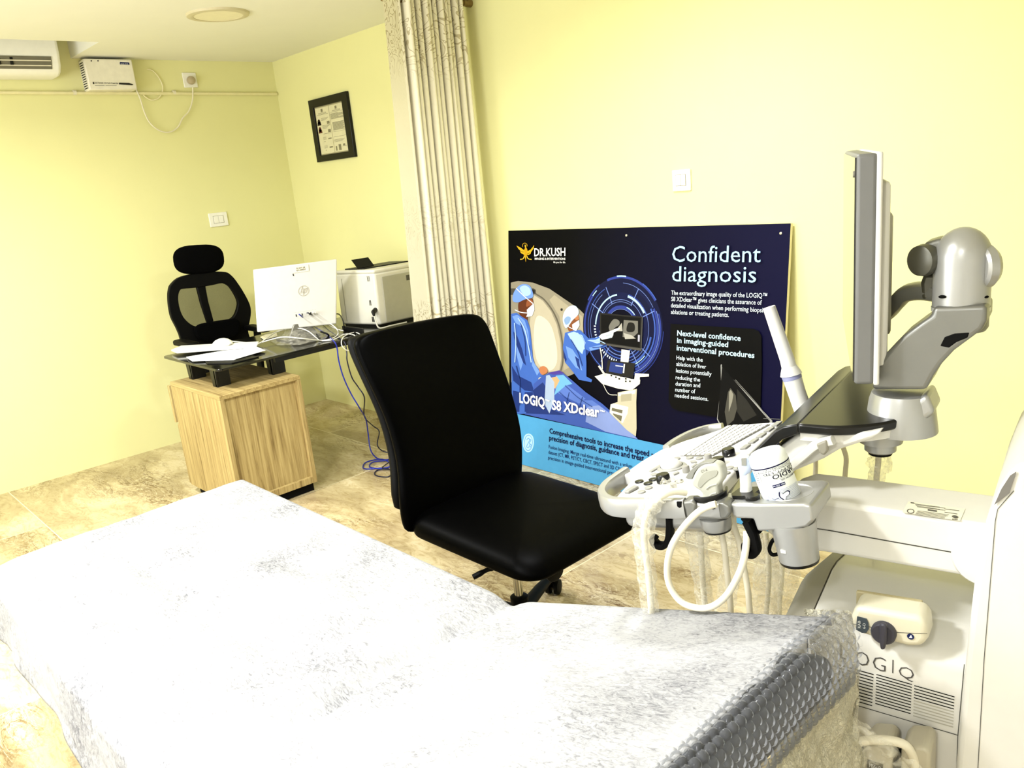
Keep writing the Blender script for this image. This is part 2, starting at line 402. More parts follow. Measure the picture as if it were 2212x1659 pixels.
# ------------------------------------------------------------------ switches
def switch(axis, q, label, gangs):
    f = XP if axis == 0 else YP
    P = [f(x, y, 0) for x, y in q]
    k = 1 if axis == 0 else 0
    u0 = (P[0][k]+P[3][k])/2; u1 = (P[1][k]+P[2][k])/2; z1 = (P[0].z+P[1].z)/2; z0 = (P[2].z+P[3].z)/2
    def bx(ua, ub, za, zb, da, db):
        if axis == 0: return G().box((da, ua, za), (db, ub, zb))
        return G().box((ua, -db, za), (ub, -da, zb))
    t = thing('light_switch', (0 if axis == 0 else (u0+u1)/2, (u0+u1)/2 if axis == 0 else 0, z0), label, 'switch')
    put('plate', bx(u0, u1, z0, z1, 0, 0.011), M_WHITE, t, bevel=0.004)
    W_, H_ = u1-u0, z1-z0
    a, b2 = u0+W_*0.22, u1-W_*0.24; n = gangs
    put('gang_frame', bx(a-0.0015, b2+0.0015, z0+H_*0.24, z1-H_*0.22, 0.009, 0.0115), pm('switch_gap', '#8d8a70', 0.7), t)
    for i in range(n):
        c0 = a+(b2-a)*i/n+0.001; c1 = a+(b2-a)*(i+1)/n-0.001
        put('rocker', bx(c0, c1, z0+H_*0.26, z1-H_*0.24, 0.010, 0.0145), M_WHITE, t, bevel=0.0015)
switch(0, [(448.5, 461.6), (488, 457), (493.5, 487), (454, 491)], 'wide white light switch on the left wall above the mesh chair', 2)
switch(1, [(1454, 367), (1493.5, 365), (1494, 411), (1456, 414)], 'square white light switch on the wall above the blue poster', 2)

# ------------------------------------------------------------------ framed certificate
cx0, cx1, cz0, cz1 = 0.4195, 0.8775, 1.706, 2.096
t = thing('certificate_frame', ((cx0+cx1)/2, 0, cz0), 'black framed certificate of two pages on the wall left of the curtain', 'frame')
M_FRAME = pm('black_frame_gloss', '#070707', 0.3, spec=0.3)
def CQ2(x, y): return V((x, -0.001, y))
o_ = [V((cx0, 0, cz0)), V((cx1, 0, cz0)), V((cx1, 0, cz1)), V((cx0, 0, cz1))]
bw = 0.05
i_ = [V((cx0+bw, 0, cz0+bw*0.8)), V((cx1-bw*1.3, 0, cz0+bw*0.8)), V((cx1-bw*1.3, 0, cz1-bw)), V((cx0+bw, 0, cz1-bw))]
put('frame', G().ring_prism(o_, i_, (0, -0.022, 0)), M_FRAME, t, bevel=0.003)
px0, px1, pz0, pz1 = i_[0].x, i_[1].x, i_[0].z, i_[2].z
put('mount', G().box((px0, -0.010, pz0), (px1, -0.001, pz1)), pm('cream_mount', '#a79f7a', 0.6), t)
pw = (px1-px0-0.018)/2
for k in range(2):
    xa = px0+0.006+k*(pw+0.006); xb = xa+pw
    put('page', G().box((xa, -0.0115, pz0+0.007), (xb, -0.0099, pz1-0.007)), pm('certificate_paper', '#d9d4b0', 0.7), t)
    g = G(); h = pz1-pz0
    def strip(u0, u1, v0, v1): g.ngon([V((xa+pw*u0, -0.0119, pz0+h*v0)), V((xa+pw*u1, -0.0119, pz0+h*v0)), V((xa+pw*u1, -0.0119, pz0+h*v1)), V((xa+pw*u0, -0.0119, pz0+h*v1))])
    strip(0.42, 0.56, 0.885, 0.945)
    if k == 0:
        for v in (0.865, 0.848): strip(0.2, 0.8, v, v+0.006)
        strip(0.08, 0.92, 0.828, 0.835)
        for v0 in (0.62, 0.45):
            for j in range(3): strip(0.36, 0.9-0.1*j, v0+0.13-0.02*j, v0+0.137-0.02*j)
            strip(0.75, 0.95, v0+0.0, v0+0.06); strip(0.38, 0.95, v0-0.02, v0-0.012)
        for v0 in (0.36, 0.18):
            for j in range(3): strip(0.3, 0.55, v0-0.022*j, v0+0.006-0.022*j)
            strip(0.68, 0.93, v0-0.05, v0-0.025); strip(0.36, 0.44, v0-0.09, v0-0.08)
    else:
        for v in (0.865, 0.85): strip(0.2, 0.8, v, v+0.006)
        strip(0.06, 0.96, 0.83, 0.836)
        for j in range(9): strip(0.04, 0.96 if j % 5 else 0.6, 0.80-0.013*j, 0.807-0.013*j)
        for j in range(12): strip(0.1, 0.97-0.12*(j % 3 == 1), 0.62-0.014*j, 0.628-0.014*j)
        strip(0.06, 0.97, 0.435, 0.44); strip(0.06, 0.97, 0.33, 0.335)
        for j in range(3): strip(0.05, 0.85-0.1*j, 0.27-0.02*j, 0.277-0.02*j)
        strip(0.32, 0.5, 0.05, 0.17); strip(0.6, 0.9, 0.12, 0.126); strip(0.65, 0.8, 0.13, 0.17); strip(0.1, 0.2, 0.05, 0.14)
    put('printed_text', g, ink('#847f64'), t)
    if k == 0:
        for v0, c in ((0.62, '#2c2119'), (0.46, '#5c2f22')):
            g = G(); x_ = xa+pw*0.17; z_ = pz0+h*v0
            g.ngon([V((x_+0.016*math.cos(a_), -0.0121, z_+0.075*h+0.016*math.sin(a_))) for a_ in [i*0.4 for i in range(16)]])
            g.ngon([V((x_-0.024, -0.0121, z_)), V((x_+0.024, -0.0121, z_)), V((x_+0.018, -0.0121, z_+0.02)), V((x_, -0.0121, z_+0.026)), V((x_-0.018, -0.0121, z_+0.02))])
            put('portrait_photo', g, ink(c), t)

# ------------------------------------------------------------------ curtain on its rod
def curtain_mat():
    m = bpy.data.materials.new('damask_curtain'); m.use_nodes = True; nt = m.node_tree; L = nt.links.new
    b = nt.nodes['Principled BSDF']; b.inputs['Roughness'].default_value = 0.6; b.inputs['Sheen Weight'].default_value = 0.2
    g = nd(nt, 'ShaderNodeNewGeometry'); tc = nd(nt, 'ShaderNodeTexCoord')
    mp = nd(nt, 'ShaderNodeMapping'); mp.inputs['Scale'].default_value = (1, 1, 1); L(tc.outputs['UV'], mp.inputs['Vector'])
    n = nd(nt, 'ShaderNodeTexNoise'); n.inputs['Scale'].default_value = 9.0; n.inputs['Detail'].default_value = 1.0; n.inputs['Distortion'].default_value = 2.2; L(mp.outputs[0], n.inputs['Vector'])
    s = nd(nt, 'ShaderNodeMath', operation='MULTIPLY'); s.inputs[1].default_value = 34.0; L(n.outputs['Fac'], s.inputs[0])
    si = nd(nt, 'ShaderNodeMath', operation='SINE'); L(s.outputs[0], si.inputs[0])
    r = nd(nt, 'ShaderNodeValToRGB'); r.color_ramp.elements[0].position = 0.70; r.color_ramp.elements[1].position = 0.86
    r.color_ramp.elements[0].color = (0, 0, 0, 1); r.color_ramp.elements[1].color = (1, 1, 1, 1); L(si.outputs[0], r.inputs['Fac'])
    # woven bands: a broad one at the head, one at the hem, scattered sprigs between
    sp = nd(nt, 'ShaderNodeSeparateXYZ'); L(g.outputs['Position'], sp.inputs[0])
    bd = nd(nt, 'ShaderNodeValToRGB'); e = bd.color_ramp.elements
    for p, v_ in ((0.0, 1), (0.375, 1), (0.40, 0.0), (0.47, 0.0), (0.55, 0.45), (0.62, 0.0), (0.82, 0.05), (0.88, 1)):
        x = e.new(p); x.color = (v_, v_, v_, 1)
    dv = nd(nt, 'ShaderNodeMath', operation='DIVIDE'); dv.inputs[1].default_value = 2.4; L(sp.outputs['Z'], dv.inputs[0]); L(dv.outputs[0], bd.inputs['Fac'])
    mu = nd(nt, 'ShaderNodeMath', operation='MULTIPLY'); L(r.outputs['Color'], mu.inputs[0]); L(bd.outputs['Color'], mu.inputs[1])
    mx = nd(nt, 'ShaderNodeMix', data_type='RGBA'); L(mu.outputs[0], mx.inputs[0]); mx.inputs[6].default_value = (0.84, 0.79, 0.61, 1); mx.inputs[7].default_value = (0.52, 0.45, 0.27, 1)
    L(mx.outputs[2], b.inputs['Base Color'])
    return m
RXC, RZC = 2.07, 2.352
t = thing('curtain_rod', (RXC, -0.9, RZC-0.02), 'brown metal curtain rod fixed to the back wall at the top edge', 'rod')
M_ROD = pm('bronze_rod', '#8a7448', 0.35, metal=0.6)
put('pole', G().tube([(RXC, -2.2, RZC), (RXC, -0.02, RZC)], 0.0125, 16), M_ROD, t)
put('wall_bracket', G().lathe((RXC, 0, RZC), (0, -1, 0), [(0.019, 0), (0.019, 0.03), (0.0165, 0.032), (0.0165, 0.05)], 20), M_ROD, t)
random.seed(3)
g = G()
NF = 12
def curt(u, v):
    z = 0.03+v*(2.392-0.03)
    yl = -0.660+0.112*(v**0.8); yr = -0.010
    # u < 0.16: flat leading panel; middle: deep gathered folds; u > 0.88: flat return by the wall
    q = min(1, max(0, (u-0.13)/0.06)); q2 = min(1, max(0, (0.90-u)/0.05)); m = q*q2
    tt = u+0.05*min(u, 0.15)/0.15*(1-v*0.3)
    tt = tt/(1.05)
    ph = (u-0.13)/0.77*NF*2*math.pi+0.9*math.sin(u*9.0+1.0)
    s = math.sin(ph); s = math.copysign(abs(s)**0.85, s)
    amp = 0.050*(0.85+0.25*math.sin(u*31.0+v*1.5))*(0.80+0.2*v)
    x = RXC+amp*s*m+0.018*(1-q)-0.045*(1-q2)+0.010*math.sin(5.0*u+v*2.6)*(1-v)
    y = yl+(yr-yl)*(tt-0.0125*math.sin(ph*2)*m)
    return V((x, y, z))
nu, nv = 480, 60
g.grid(curt, nu, nv)
cu_o = put('curtain', g, curtain_mat(), loc=(RXC, -0.33, 0.03))
tag(cu_o, 'cream patterned curtain hanging gathered in folds between desk and poster', 'curtain')
uvl = cu_o.data.uv_layers.new(name='cloth')
for p in cu_o.data.polygons:
    for li in p.loop_indices:
        vi = cu_o.data.loops[li].vertex_index; i_u, j_v = divmod(vi, nv+1)
        uvl.data[li].uv = (i_u/nu*1.6, j_v/nv*2.36)
for k in range(6):
    u = (k+0.12)/6.0*0.95+0.01; p = curt(u, 0.98)
    put('eyelet', G().lathe((RXC, p.y-0.004, RZC), (0, 1, 0), [(0.0165, 0), (0.024, 0.0), (0.024, 0.007), (0.0165, 0.007), (0.0165, 0)], 18, cap=False), M_ROD, cu_o)

# ================================================================== THE POSTER BOARD leaning on the back wall
PT = V((0, -0.028, 1.224)); PB = V((0, -0.181, 0.0))
PN = (PT-PB).cross(V((1, 0, 0))).normalized()
if PN.y > 0: PN = -PN
PV = (PT-PB).normalized(); PU = V((1, 0, 0))
def PO(x, y, n=0.0): return cut(x, y, PB+PN*n, PN)
def c4(X, Y, n=0.0): return PO(1080+X*660/1856.0, 470+Y*590/1659.0, n)
ptl, ptr = PO(1098, 498), PO(1708, 483)
X0, X1 = ptl.x, ptr.x
pbl = V((X0, PB.y, 0)); HP = ((ptl.z+ptr.z)/2)/PV.z
def PUV(u, v, n=0.0): return V((X0, PB.y, 0))+PU*u+PV*v+PN*n
t = thing('poster_board', ((X0+X1)/2, -0.16, 0.0), 'large dark blue printed poster board on ultrasound leaning against the back wall', 'poster')
put('board', G().obox(PUV(0, 0, -0.001), PU*(X1-X0), PV*HP, PN*-0.016), pm('foam_board_edge', '#efe6bb', 0.6), t)
def poster_bg():
    m = bpy.data.materials.new('poster_background_print'); m.use_nodes = True; nt = m.node_tree; L = nt.links.new
    b = nt.nodes['Principled BSDF']; b.inputs['Roughness'].default_value = 0.5; b.inputs['Specular IOR Level'].default_value = 0.07
    tc = nd(nt, 'ShaderNodeTexCoord'); sp = nd(nt, 'ShaderNodeSeparateXYZ'); L(tc.outputs['Object'], sp.inputs[0])
    mr = nd(nt, 'ShaderNodeMapRange'); mr.inputs[1].default_value = -0.35; mr.inputs[2].default_value = 0.75; L(sp.outputs['X'], mr.inputs[0])
    r = nd(nt, 'ShaderNodeValToRGB'); r.color_ramp.elements[0].color = (0.0004, 0.0004, 0.0006, 1); r.color_ramp.elements[1].color = (0.0034, 0.0030, 0.024, 1)
    L(mr.outputs[0], r.inputs['Fac']); L(r.outputs['Color'], b.inputs['Base Color']); return m
E1 = 0.0005
put('printed_background', G().ngon([PUV(0, 0, 0), PUV(X1-X0, 0, 0), PUV(X1-X0, HP, 0), PUV(0, HP, 0)]), poster_bg(), t)
LAY = [1]
def art(name, items, parent=t):
    """one printed picture: polygons in poster measure, each colour a material slot"""
    g = G(); mats = []; n = LAY[0]*E1*0.35
    for col, polys in items:
        m = ink(col)
        if m not in mats: mats.append(m)
        g.mi = mats.index(m)
        for p in polys:
            n += 0.00004
            g.ngon([(c4(q[0], q[1], n) if not isinstance(q, Vector) else q+PN*n) for q in p])
    LAY[0] = int(n/(E1*0.35))+2
    return put(name, g, mats, parent, smooth=False)
def sm(pts, n=5): return [(p.x, p.y) for p in cr([V((x, y, 0)) for x, y in pts], n, True)]
def stroke(pts, w, n=5):
    P = cr([V((x, y, 0)) for x, y in pts], n); L_, R_ = [], []
    for i, p in enumerate(P):
        d = (P[min(i+1, len(P)-1)]-P[max(i-1, 0)]).normalized(); nn = V((-d.y, d.x, 0))
        L_.append((p.x+nn.x*w/2, p.y+nn.y*w/2)); R_.append((p.x-nn.x*w/2, p.y-nn.y*w/2))
    return L_+R_[::-1]
# scanner ring behind the doctors
art('scanner_picture', [
    ('#8d8672', [[(66, 395), (110, 385), (200, 395), (300, 432), (400, 500), (480, 555), (515, 590), (520, 640), (520, 760), (470, 940), (330, 1000), (68, 1000)]]),
    ('#b5ac94', [[(205, 470), (260, 505), (310, 570), (345, 650), (368, 760), (372, 860), (360, 930), (210, 950), (180, 640)]]),
    ('#d9cfb4', [sm([(225, 600), (300, 640), (340, 760), (345, 880), (300, 930), (230, 880), (205, 740)])]),
    ('#a39a82', [[(330, 470), (420, 540), (500, 600), (510, 640), (500, 800), (440, 900), (385, 930), (392, 830), (385, 720), (360, 600), (300, 500)]]),
    ('#5d584a', [stroke([(215, 462), (270, 500), (325, 575), (360, 660), (380, 770), (382, 870), (370, 930)], 9)]),
    ('#4a463b', [[(66, 430), (205, 430), (218, 440), (218, 465), (66, 470)]]),
    ('#26241f', [sm([(369, 553), (380, 553), (380, 565), (369, 565)]), [(195, 437), (212, 440), (212, 460), (195, 458)]]),
])
# glowing rings
ce = PO(1342, 708); ro = abs(PO(1342, 595).z-ce.z)/PV.z
def arc(r, w_, a0, a1, k=40):
    a0, a1 = math.radians(a0), math.radians(a1); n = max(4, int(abs(a1-a0)*k/3))
    f = lambda rr, a: ce+PU*(rr*ro*math.cos(a))+PV*(rr*ro*math.sin(a))
    A = [a0+(a1-a0)*i/n for i in range(n+1)]
    return [f(r+w_/2, a) for a in A]+[f(r-w_/2, a) for a in A[::-1]]
def spoke(a, r0, r1, w_=0.008):
    a = math.radians(a); d = PU*math.cos(a)+PV*math.sin(a); s = PU*-math.sin(a)+PV*math.cos(a)
    return [ce+d*(r0*ro)+s*(w_*ro), ce+d*(r1*ro)+s*(w_*ro), ce+d*(r1*ro)-s*(w_*ro), ce+d*(r0*ro)-s*(w_*ro)]
art('ring_graphic', [
    ('#0c1030', [arc(0.70, 0.56, 0, 360)]), ('#10163c', [arc(0.62, 0.12, 0, 360), arc(0.83, 0.08, -70, 70)]),
    ('#2c3a86', [arc(0.97, 0.045, 35, 112), arc(0.98, 0.03, 125, 150), arc(0.93, 0.04, 140, 205), arc(0.86, 0.05, -65, 28), arc(0.93, 0.03, -75, 20), arc(0.40, 0.06, 20, 160), arc(0.66, 0.03, 20, 75), arc(0.99, 0.012, -60, 0)]),
    ('#3c58a8', [arc(0.80, 0.03, -80, 30), arc(0.99, 0.02, 35, 60), arc(0.60, 0.02, 200, 320), arc(0.47, 0.02, 180, 330), arc(0.84, 0.012, 120, 200), arc(0.72, 0.04, -70, -10), arc(0.94, 0.02, 200, 240)]),
    ('#6f86c8', [arc(0.86, 0.008, 30, 88), arc(0.78, 0.008, 128, 215), arc(0.54, 0.010, 20, 170), arc(0.50, 0.008, 60, 150), arc(0.36, 0.008, 30, 150), arc(0.90, 0.012, -80, 24), arc(0.54, 0.014, 190, 330), arc(0.66, 0.008, -80, 40)]+[spoke(a, 0.5, 0.86) for a in (25, 62, 117, 150, -35, -58, 235)]),
    ('#a9cfe8', [arc(0.63, 0.045, 30, 76), arc(0.64, 0.03, 100, 178), arc(0.99, 0.025, 84, 97), arc(0.93, 0.02, 132, 141), arc(0.42, 0.02, 40, 72), arc(0.76, 0.015, -85, -40)]),
    ('#cfe2ee', [arc(0.66, 0.05, a, a+2.2) for a in range(180, 262, 5)]),
])
BL, BM, BD, BH = '#3f64b4', '#6d92dc', '#1f3372', '#a3c0f0'
art('left_doctor_picture', [
    ('#5a2f1a', [sm([(112, 520), (150, 500), (192, 490), (203, 520), (198, 560), (170, 600), (165, 625), (120, 590)])]),
    ('#8a5030', [sm([(165, 505), (192, 498), (200, 520), (180, 535), (160, 540)])]),
    (BL, [[(68, 585), (100, 578), (130, 600), (165, 622), (182, 670), (192, 760), (200, 850), (212, 890), (245, 935), (275, 975), (262, 1000), (225, 1012), (212, 1060), (210, 1190), (75, 1195), (68, 900)]]),
    (BM, [[(75, 600), (105, 590), (150, 625), (172, 690), (180, 780), (165, 740), (130, 660), (95, 640)], [(185, 800), (200, 870), (240, 935), (225, 960), (195, 900)], [(90, 720), (120, 760), (140, 880), (125, 930), (100, 830)]]),
    (BD, [[(80, 690), (105, 720), (135, 800), (160, 900), (140, 880), (110, 800), (85, 730)], [(72, 900), (110, 960), (190, 1000), (210, 1060), (150, 1050), (80, 990)], [(150, 1060), (205, 1060), (205, 1180), (150, 1180)], [(78, 1050), (120, 1060), (118, 1180), (80, 1180)]]),
    (BM, [sm([(78, 505), (84, 455), (118, 412), (160, 405), (188, 425), (200, 482), (150, 497), (110, 515)])]),
    (BH, [sm([(120, 430), (150, 412), (180, 430), (185, 465), (150, 475)])]),
    ('#dfe6ee', [[(163, 560), (205, 520), (209, 560), (195, 598), (160, 603), (166, 585)], stroke([(98, 430), (150, 480), (200, 522)], 5), stroke([(90, 560), (125, 575), (165, 580)], 5)]),
    ('#d8c49a', [sm([(235, 975), (268, 968), (290, 990), (275, 1010), (245, 1005)])]),
])
art('right_doctor_picture', [
    ('#7c4a2a', [sm([(430, 610), (462, 590), (480, 610), (470, 650), (448, 685), (420, 690), (412, 660)])]),
    ('#b0744a', [sm([(450, 605), (472, 592), (480, 615), (462, 622)])]),
    (BL, [[(395, 700), (440, 688), (485, 682), (510, 705), (540, 735), (585, 728), (625, 712), (655, 745), (650, 780), (600, 800), (545, 812), (520, 800), (525, 880), (525, 965), (560, 985), (555, 1000), (480, 985), (430, 920), (395, 880), (382, 790)]]),
    (BH, [[(410, 705), (450, 692), (500, 715), (520, 760), (500, 830), (460, 790), (430, 740)], [(530, 745), (580, 742), (625, 722), (645, 750), (590, 765)]]),
    (BM, [[(400, 780), (440, 800), (480, 860), (500, 930), (460, 910), (415, 850)], [(540, 790), (600, 775), (645, 760), (600, 795), (550, 808)]]),
    (BD, [[(455, 840), (480, 860), (490, 930), (470, 900)], [(520, 800), (545, 812), (526, 840)], [(385, 800), (405, 860), (400, 880), (388, 850)]]),
    ('#bcd0e6', [sm([(382, 630), (388, 578), (420, 540), (455, 535), (476, 560), (474, 590), (440, 625), (415, 660), (398, 670)])]),
    ('#e6f0f4', [sm([(400, 560), (430, 538), (462, 545), (470, 565), (430, 580)])]), ('#7f9cc4', [sm([(390, 620), (410, 600), (430, 610), (420, 640), (400, 650)])]),
    ('#dfe8f0', [[(438, 650), (480, 622), (483, 655), (462, 690), (442, 680)], stroke([(410, 660), (440, 676)], 4)]),
    ('#e9ecec', [[(612, 712), (640, 700), (680, 690), (722, 668), (728, 676), (690, 698), (684, 716), (676, 730), (630, 740)]]),
])
art('patient_picture', [
    ('#3c55a2', [[(205, 1010), (260, 960), (330, 935), (385, 945), (440, 990), (520, 1060), (620, 1130), (700, 1200), (760, 1255), (840, 1348), (480, 1270), (150, 1195), (195, 1120)]]),
    ('#5672bd', [[(330, 1010), (400, 1010), (520, 1100), (480, 1130), (340, 1060)], [(470, 1110), (560, 1110), (680, 1195), (800, 1310), (700, 1290), (560, 1190)]]),
    ('#7d8fc4', [[(530, 1150), (600, 1140), (700, 1215), (835, 1345), (640, 1300), (520, 1240)]]),
    ('#22336f', [[(200, 1050), (260, 1000), (300, 1060), (290, 1130), (210, 1150)], [(150, 1120), (250, 1140), (400, 1200), (160, 1190)]]),
    ('#6aa7d4', [[(340, 960), (385, 955), (440, 1010), (400, 1020), (330, 1080), (345, 1020)]]),
    ('#4a3a8c', [[(285, 945), (360, 928), (390, 945), (330, 955)]]),
    ('#b5744c', [sm([(238, 915), (262, 902), (284, 915), (288, 938), (262, 955), (245, 945)])]), ('#d0a074', [[(300, 975), (345, 965), (362, 990), (335, 1040), (310, 1010)]]),
    ('#9fb0c8', [[(280, 960), (300, 955), (330, 1000), (330, 1110), (300, 1190), (270, 1130)]]),
])
art('machine_picture', [
    ('#d8d6cc', [[(738, 800), (790, 808), (782, 870), (778, 890), (732, 880)], [(575, 965), (640, 945), (800, 980), (852, 985), (850, 1010), (800, 1050), (720, 1040), (620, 1010)], [(820, 945), (905, 950), (905, 965), (850, 968), (848, 1000), (815, 990)]]),
    ('#bdb69c', [[(715, 1062), (832, 1040), (828, 1120), (830, 1280), (825, 1330), (770, 1290), (735, 1255), (665, 1185), (672, 1135), (715, 1120)]]),
    ('#e4dfcc', [[(690, 1128), (780, 1150), (775, 1190), (745, 1250), (668, 1185), (672, 1135)], [(720, 1065), (825, 1045), (820, 1070), (718, 1085)]]),
    ('#6a6652', [[(680, 1155), (745, 1170), (742, 1190), (678, 1172)], [(684, 1188), (742, 1205), (736, 1240), (690, 1200)]]), ('#a49d84', [[(735, 1075), (800, 1068), (798, 1112), (735, 1118)]]),
    ('#23221f', [[(606, 578), (868, 602), (860, 808), (608, 768)], [(655, 865), (820, 885), (808, 975), (642, 945)]]), ('#4d4b46', [[(608, 760), (860, 795), (859, 810), (608, 770)], [(862, 602), (868, 602), (860, 808), (855, 806)]]),
    ('#080808', [[(614, 588), (854, 610), (848, 790), (616, 755)]]), ('#2a3a78', [[(672, 876), (750, 886), (742, 950), (660, 935)]]), ('#dde3ea', [[(752, 888), (760, 889), (754, 945), (746, 943)], [(702, 896), (748, 902), (748, 908), (702, 902)]]),
    ('#6e6c64', [sm([(662, 660), (690, 618), (722, 625), (725, 650), (700, 668), (680, 690), (668, 690)]), [(752, 622), (838, 628), (838, 700), (800, 735), (745, 725)]]), ('#a8a59a', [[(700, 690), (740, 640), (745, 690)], [(750, 700), (800, 715), (825, 735), (760, 738)]]),
    ('#b0aebc', [[(838, 712), (850, 714), (848, 755), (837, 753)]]), ('#1c1b18', [sm([(780, 640), (815, 645), (815, 690), (770, 690)])]),
    ('#1a1a18', [sm([(x, y), (x+9, y+1), (x+8, y+9), (x, y+8)], 2) for x, y in ((700, 965), (730, 958), (760, 975), (785, 990), (760, 990), (720, 975), (672, 955))]),
    ('#cfccbf', [stroke([(608, 790), (618, 850), (622, 920)], 6), stroke([(625, 1010), (660, 1070), (712, 1078)], 4), stroke([(600, 900), (640, 960)], 12)]),
])
art('pointing_hand', [('#dfe3e2', [[(600, 722), (618, 706), (642, 700), (668, 690), (700, 676), (726, 668), (731, 675), (712, 688), (690, 698), (688, 714), (680, 730), (650, 736), (620, 742)]]), ('#a9b4bc', [[(640, 715), (682, 705), (680, 712), (645, 724)], [(652, 730), (682, 722), (678, 730), (655, 736)]])])
art('gown_folds', [(BH, [stroke([(110, 610), (150, 680), (172, 780), (190, 880)], 7), stroke([(88, 640), (96, 760), (90, 880)], 6), stroke([(545, 745), (600, 748), (640, 765)], 5), stroke([(470, 700), (505, 745), (512, 800)], 6)]),
    (BD, [stroke([(125, 640), (150, 740), (155, 840)], 4), stroke([(430, 740), (470, 810), (500, 900)], 4), stroke([(560, 790), (610, 785), (645, 770)], 4), stroke([(98, 900), (120, 1000), (118, 1140)], 5), stroke([(395, 1020), (470, 1090), (560, 1150)], 3), stroke([(360, 1060), (440, 1130), (540, 1200)], 3), stroke([(420, 1060), (405, 1120)], 3), stroke([(500, 1090), (480, 1160)], 3)])])
# text panel with the tablet scan
art('text_panel', [('#010101', [[(1036, 645)]+[(1540, 676), (1572, 690), (1588, 720), (1590, 900), (1580, 1235), (1310, 1212), (1080, 1172), (1045, 1155), (1024, 1115)]])])
art('tablet_picture', [
    ('#9a9a96', [[(1342, 892), (1348, 892), (1345, 1000), (1318, 1225), (1350, 1290), (1650, 1262), (1655, 1235), (1340, 900)]]),
    ('#0a0a0a', [[(1350, 905), (1640, 1238), (1630, 1256), (1352, 1282), (1322, 1220)]]),
    ('#4a4840', [[(1385, 1060), (1400, 1035), (1432, 1080), (1440, 1160), (1420, 1230), (1380, 1265), (1365, 1180)]]), ('#8d8a7c', [[(1392, 1060), (1402, 1045), (1418, 1075), (1410, 1120), (1390, 1180)], [(1440, 1090), (1470, 1130), (1480, 1180), (1460, 1150)]]),
    ('#2a2925', [[(1440, 1040), (1500, 1110), (1560, 1200), (1480, 1240), (1440, 1180)]]), ('#6e6e6a', [stroke([(1600, 1220), (1700, 1225)], 4), stroke([(1430, 985), (1560, 1130), (1640, 1235)], 4)]),
])
art('lower_band', [('#4d98c8', [[c4(66, 1181), c4(500, 1273), c4(1050, 1390)]+[PUV(X1-X0-0.002, c_, 0) for c_ in ((c4(1050, 1390).z/PV.z)-(c4(66, 1181).z-c4(1050, 1390).z)/PV.z*0.55,)]+[PUV(X1-X0-0.002, 0.0015, 0), PUV(0.001, 0.0015, 0)]])])
art('round_emblem', [('#a9d8f4', [sm([(140, 1370), (150, 1325), (176, 1312), (200, 1330), (206, 1372), (192, 1415), (166, 1425), (146, 1405)])]), ('#5a8fd0', [sm([(147, 1370), (155, 1332), (176, 1320), (194, 1338), (199, 1372), (187, 1408), (167, 1416), (152, 1400)])]),
    ('#a9d8f4', [sm([(150, 1370), (158, 1335), (176, 1324), (192, 1340), (196, 1372), (185, 1404), (168, 1412), (154, 1398)])]), ('#5a8fd0', [stroke([(162, 1352), (172, 1340), (180, 1352), (170, 1372), (162, 1392), (174, 1396), (184, 1376)], 4), stroke([(180, 1345), (188, 1352), (178, 1372), (190, 1380), (184, 1398)], 4)])])
# gold bird emblem
art('bird_emblem', [
    ('#b98f12', [stroke([(136, 178), (140, 160), (152, 155), (163, 162), (165, 175)], 3), sm([(150, 172), (157, 170), (160, 182), (166, 195), (168, 220), (160, 240), (157, 270), (152, 245), (144, 225), (146, 198), (152, 185)])]),
    ('#c9a01c', [[(150, 210), (128, 205), (112, 190), (100, 170), (125, 182), (146, 198)], [(148, 225), (130, 218), (120, 205), (150, 212)], [(165, 205), (185, 195), (200, 178), (208, 166), (204, 188), (190, 208), (168, 218)], [(168, 222), (182, 214), (190, 205), (186, 220), (168, 230)]]),
    ('#d9b43a', [stroke([(148, 235), (140, 250), (122, 254)], 5), stroke([(164, 235), (172, 250), (192, 254)], 5), stroke([(152, 165), (156, 176)], 5)]),
])
CAPH = cap_h()
def line(g, s, x0, x1, y0, y1, h, bold=0.0):
    n = 0.0008+LAY[0]*E1*0.35
    a, b_ = c4(x0, y0, n), c4(x1, y1, n)
    up = V((0, 0, 0))+PV
    hh = (c4(x0, y0-h, n)-a).dot(PV)
    return write(g, s, a, b_, up, hh, bold)
g = G(); line(g, 'DR.KUSH', 208, 397, 234, 232, 46, 0.018); line(g, 'IMAGING & INTERVENTIONS', 211, 397, 256, 257, 12, 0.02); line(g, 'lth you for life', 325, 397, 276, 277, 10, 0.01); put('clinic_name', g, ink('#e8e8e4'), t, smooth=False)
g = G(); line(g, 'Confident', 1045, 1582, 268, 271, 94); line(g, 'diagnosis', 1045, 1555, 387, 394, 92); put('headline', g, ink('#a8d6f2'), t, smooth=False)
g = G()
for s_, a in (('The extraordinary image quality of the LOGIQ\u2122', (1040, 1622, 469, 489, 26)), ('S8 XDclear\u2122 gives clinicians the assurance of', (1040, 1590, 507, 530, 26)), ('detailed visualization when performing biopsies,', (1038, 1634, 545, 578, 26)), ('ablations or treating patients.', (1038, 1390, 585, 604, 26))): line(g, s_, *a, 0.006)
put('body_text', g, ink('#d8e6ee'), t, smooth=False)
g = G()
for s_, a in (('Help with the', (1072, 1231, 862, 876, 24)), ('ablation of liver', (1071, 1252, 900, 918, 24)), ('lesions potentially', (1069, 1285, 940, 962, 24)), ('reducing the', (1067, 1215, 981, 997, 24)), ('duration and', (1066, 1216, 1020, 1032, 24)), ('number of', (1064, 1186, 1056, 1068, 24)), ('needed sessions.', (1062, 1265, 1090, 1114, 24))): line(g, s_, *a, 0.008)
put('panel_text', g, ink('#d8e6ee'), t, smooth=False)
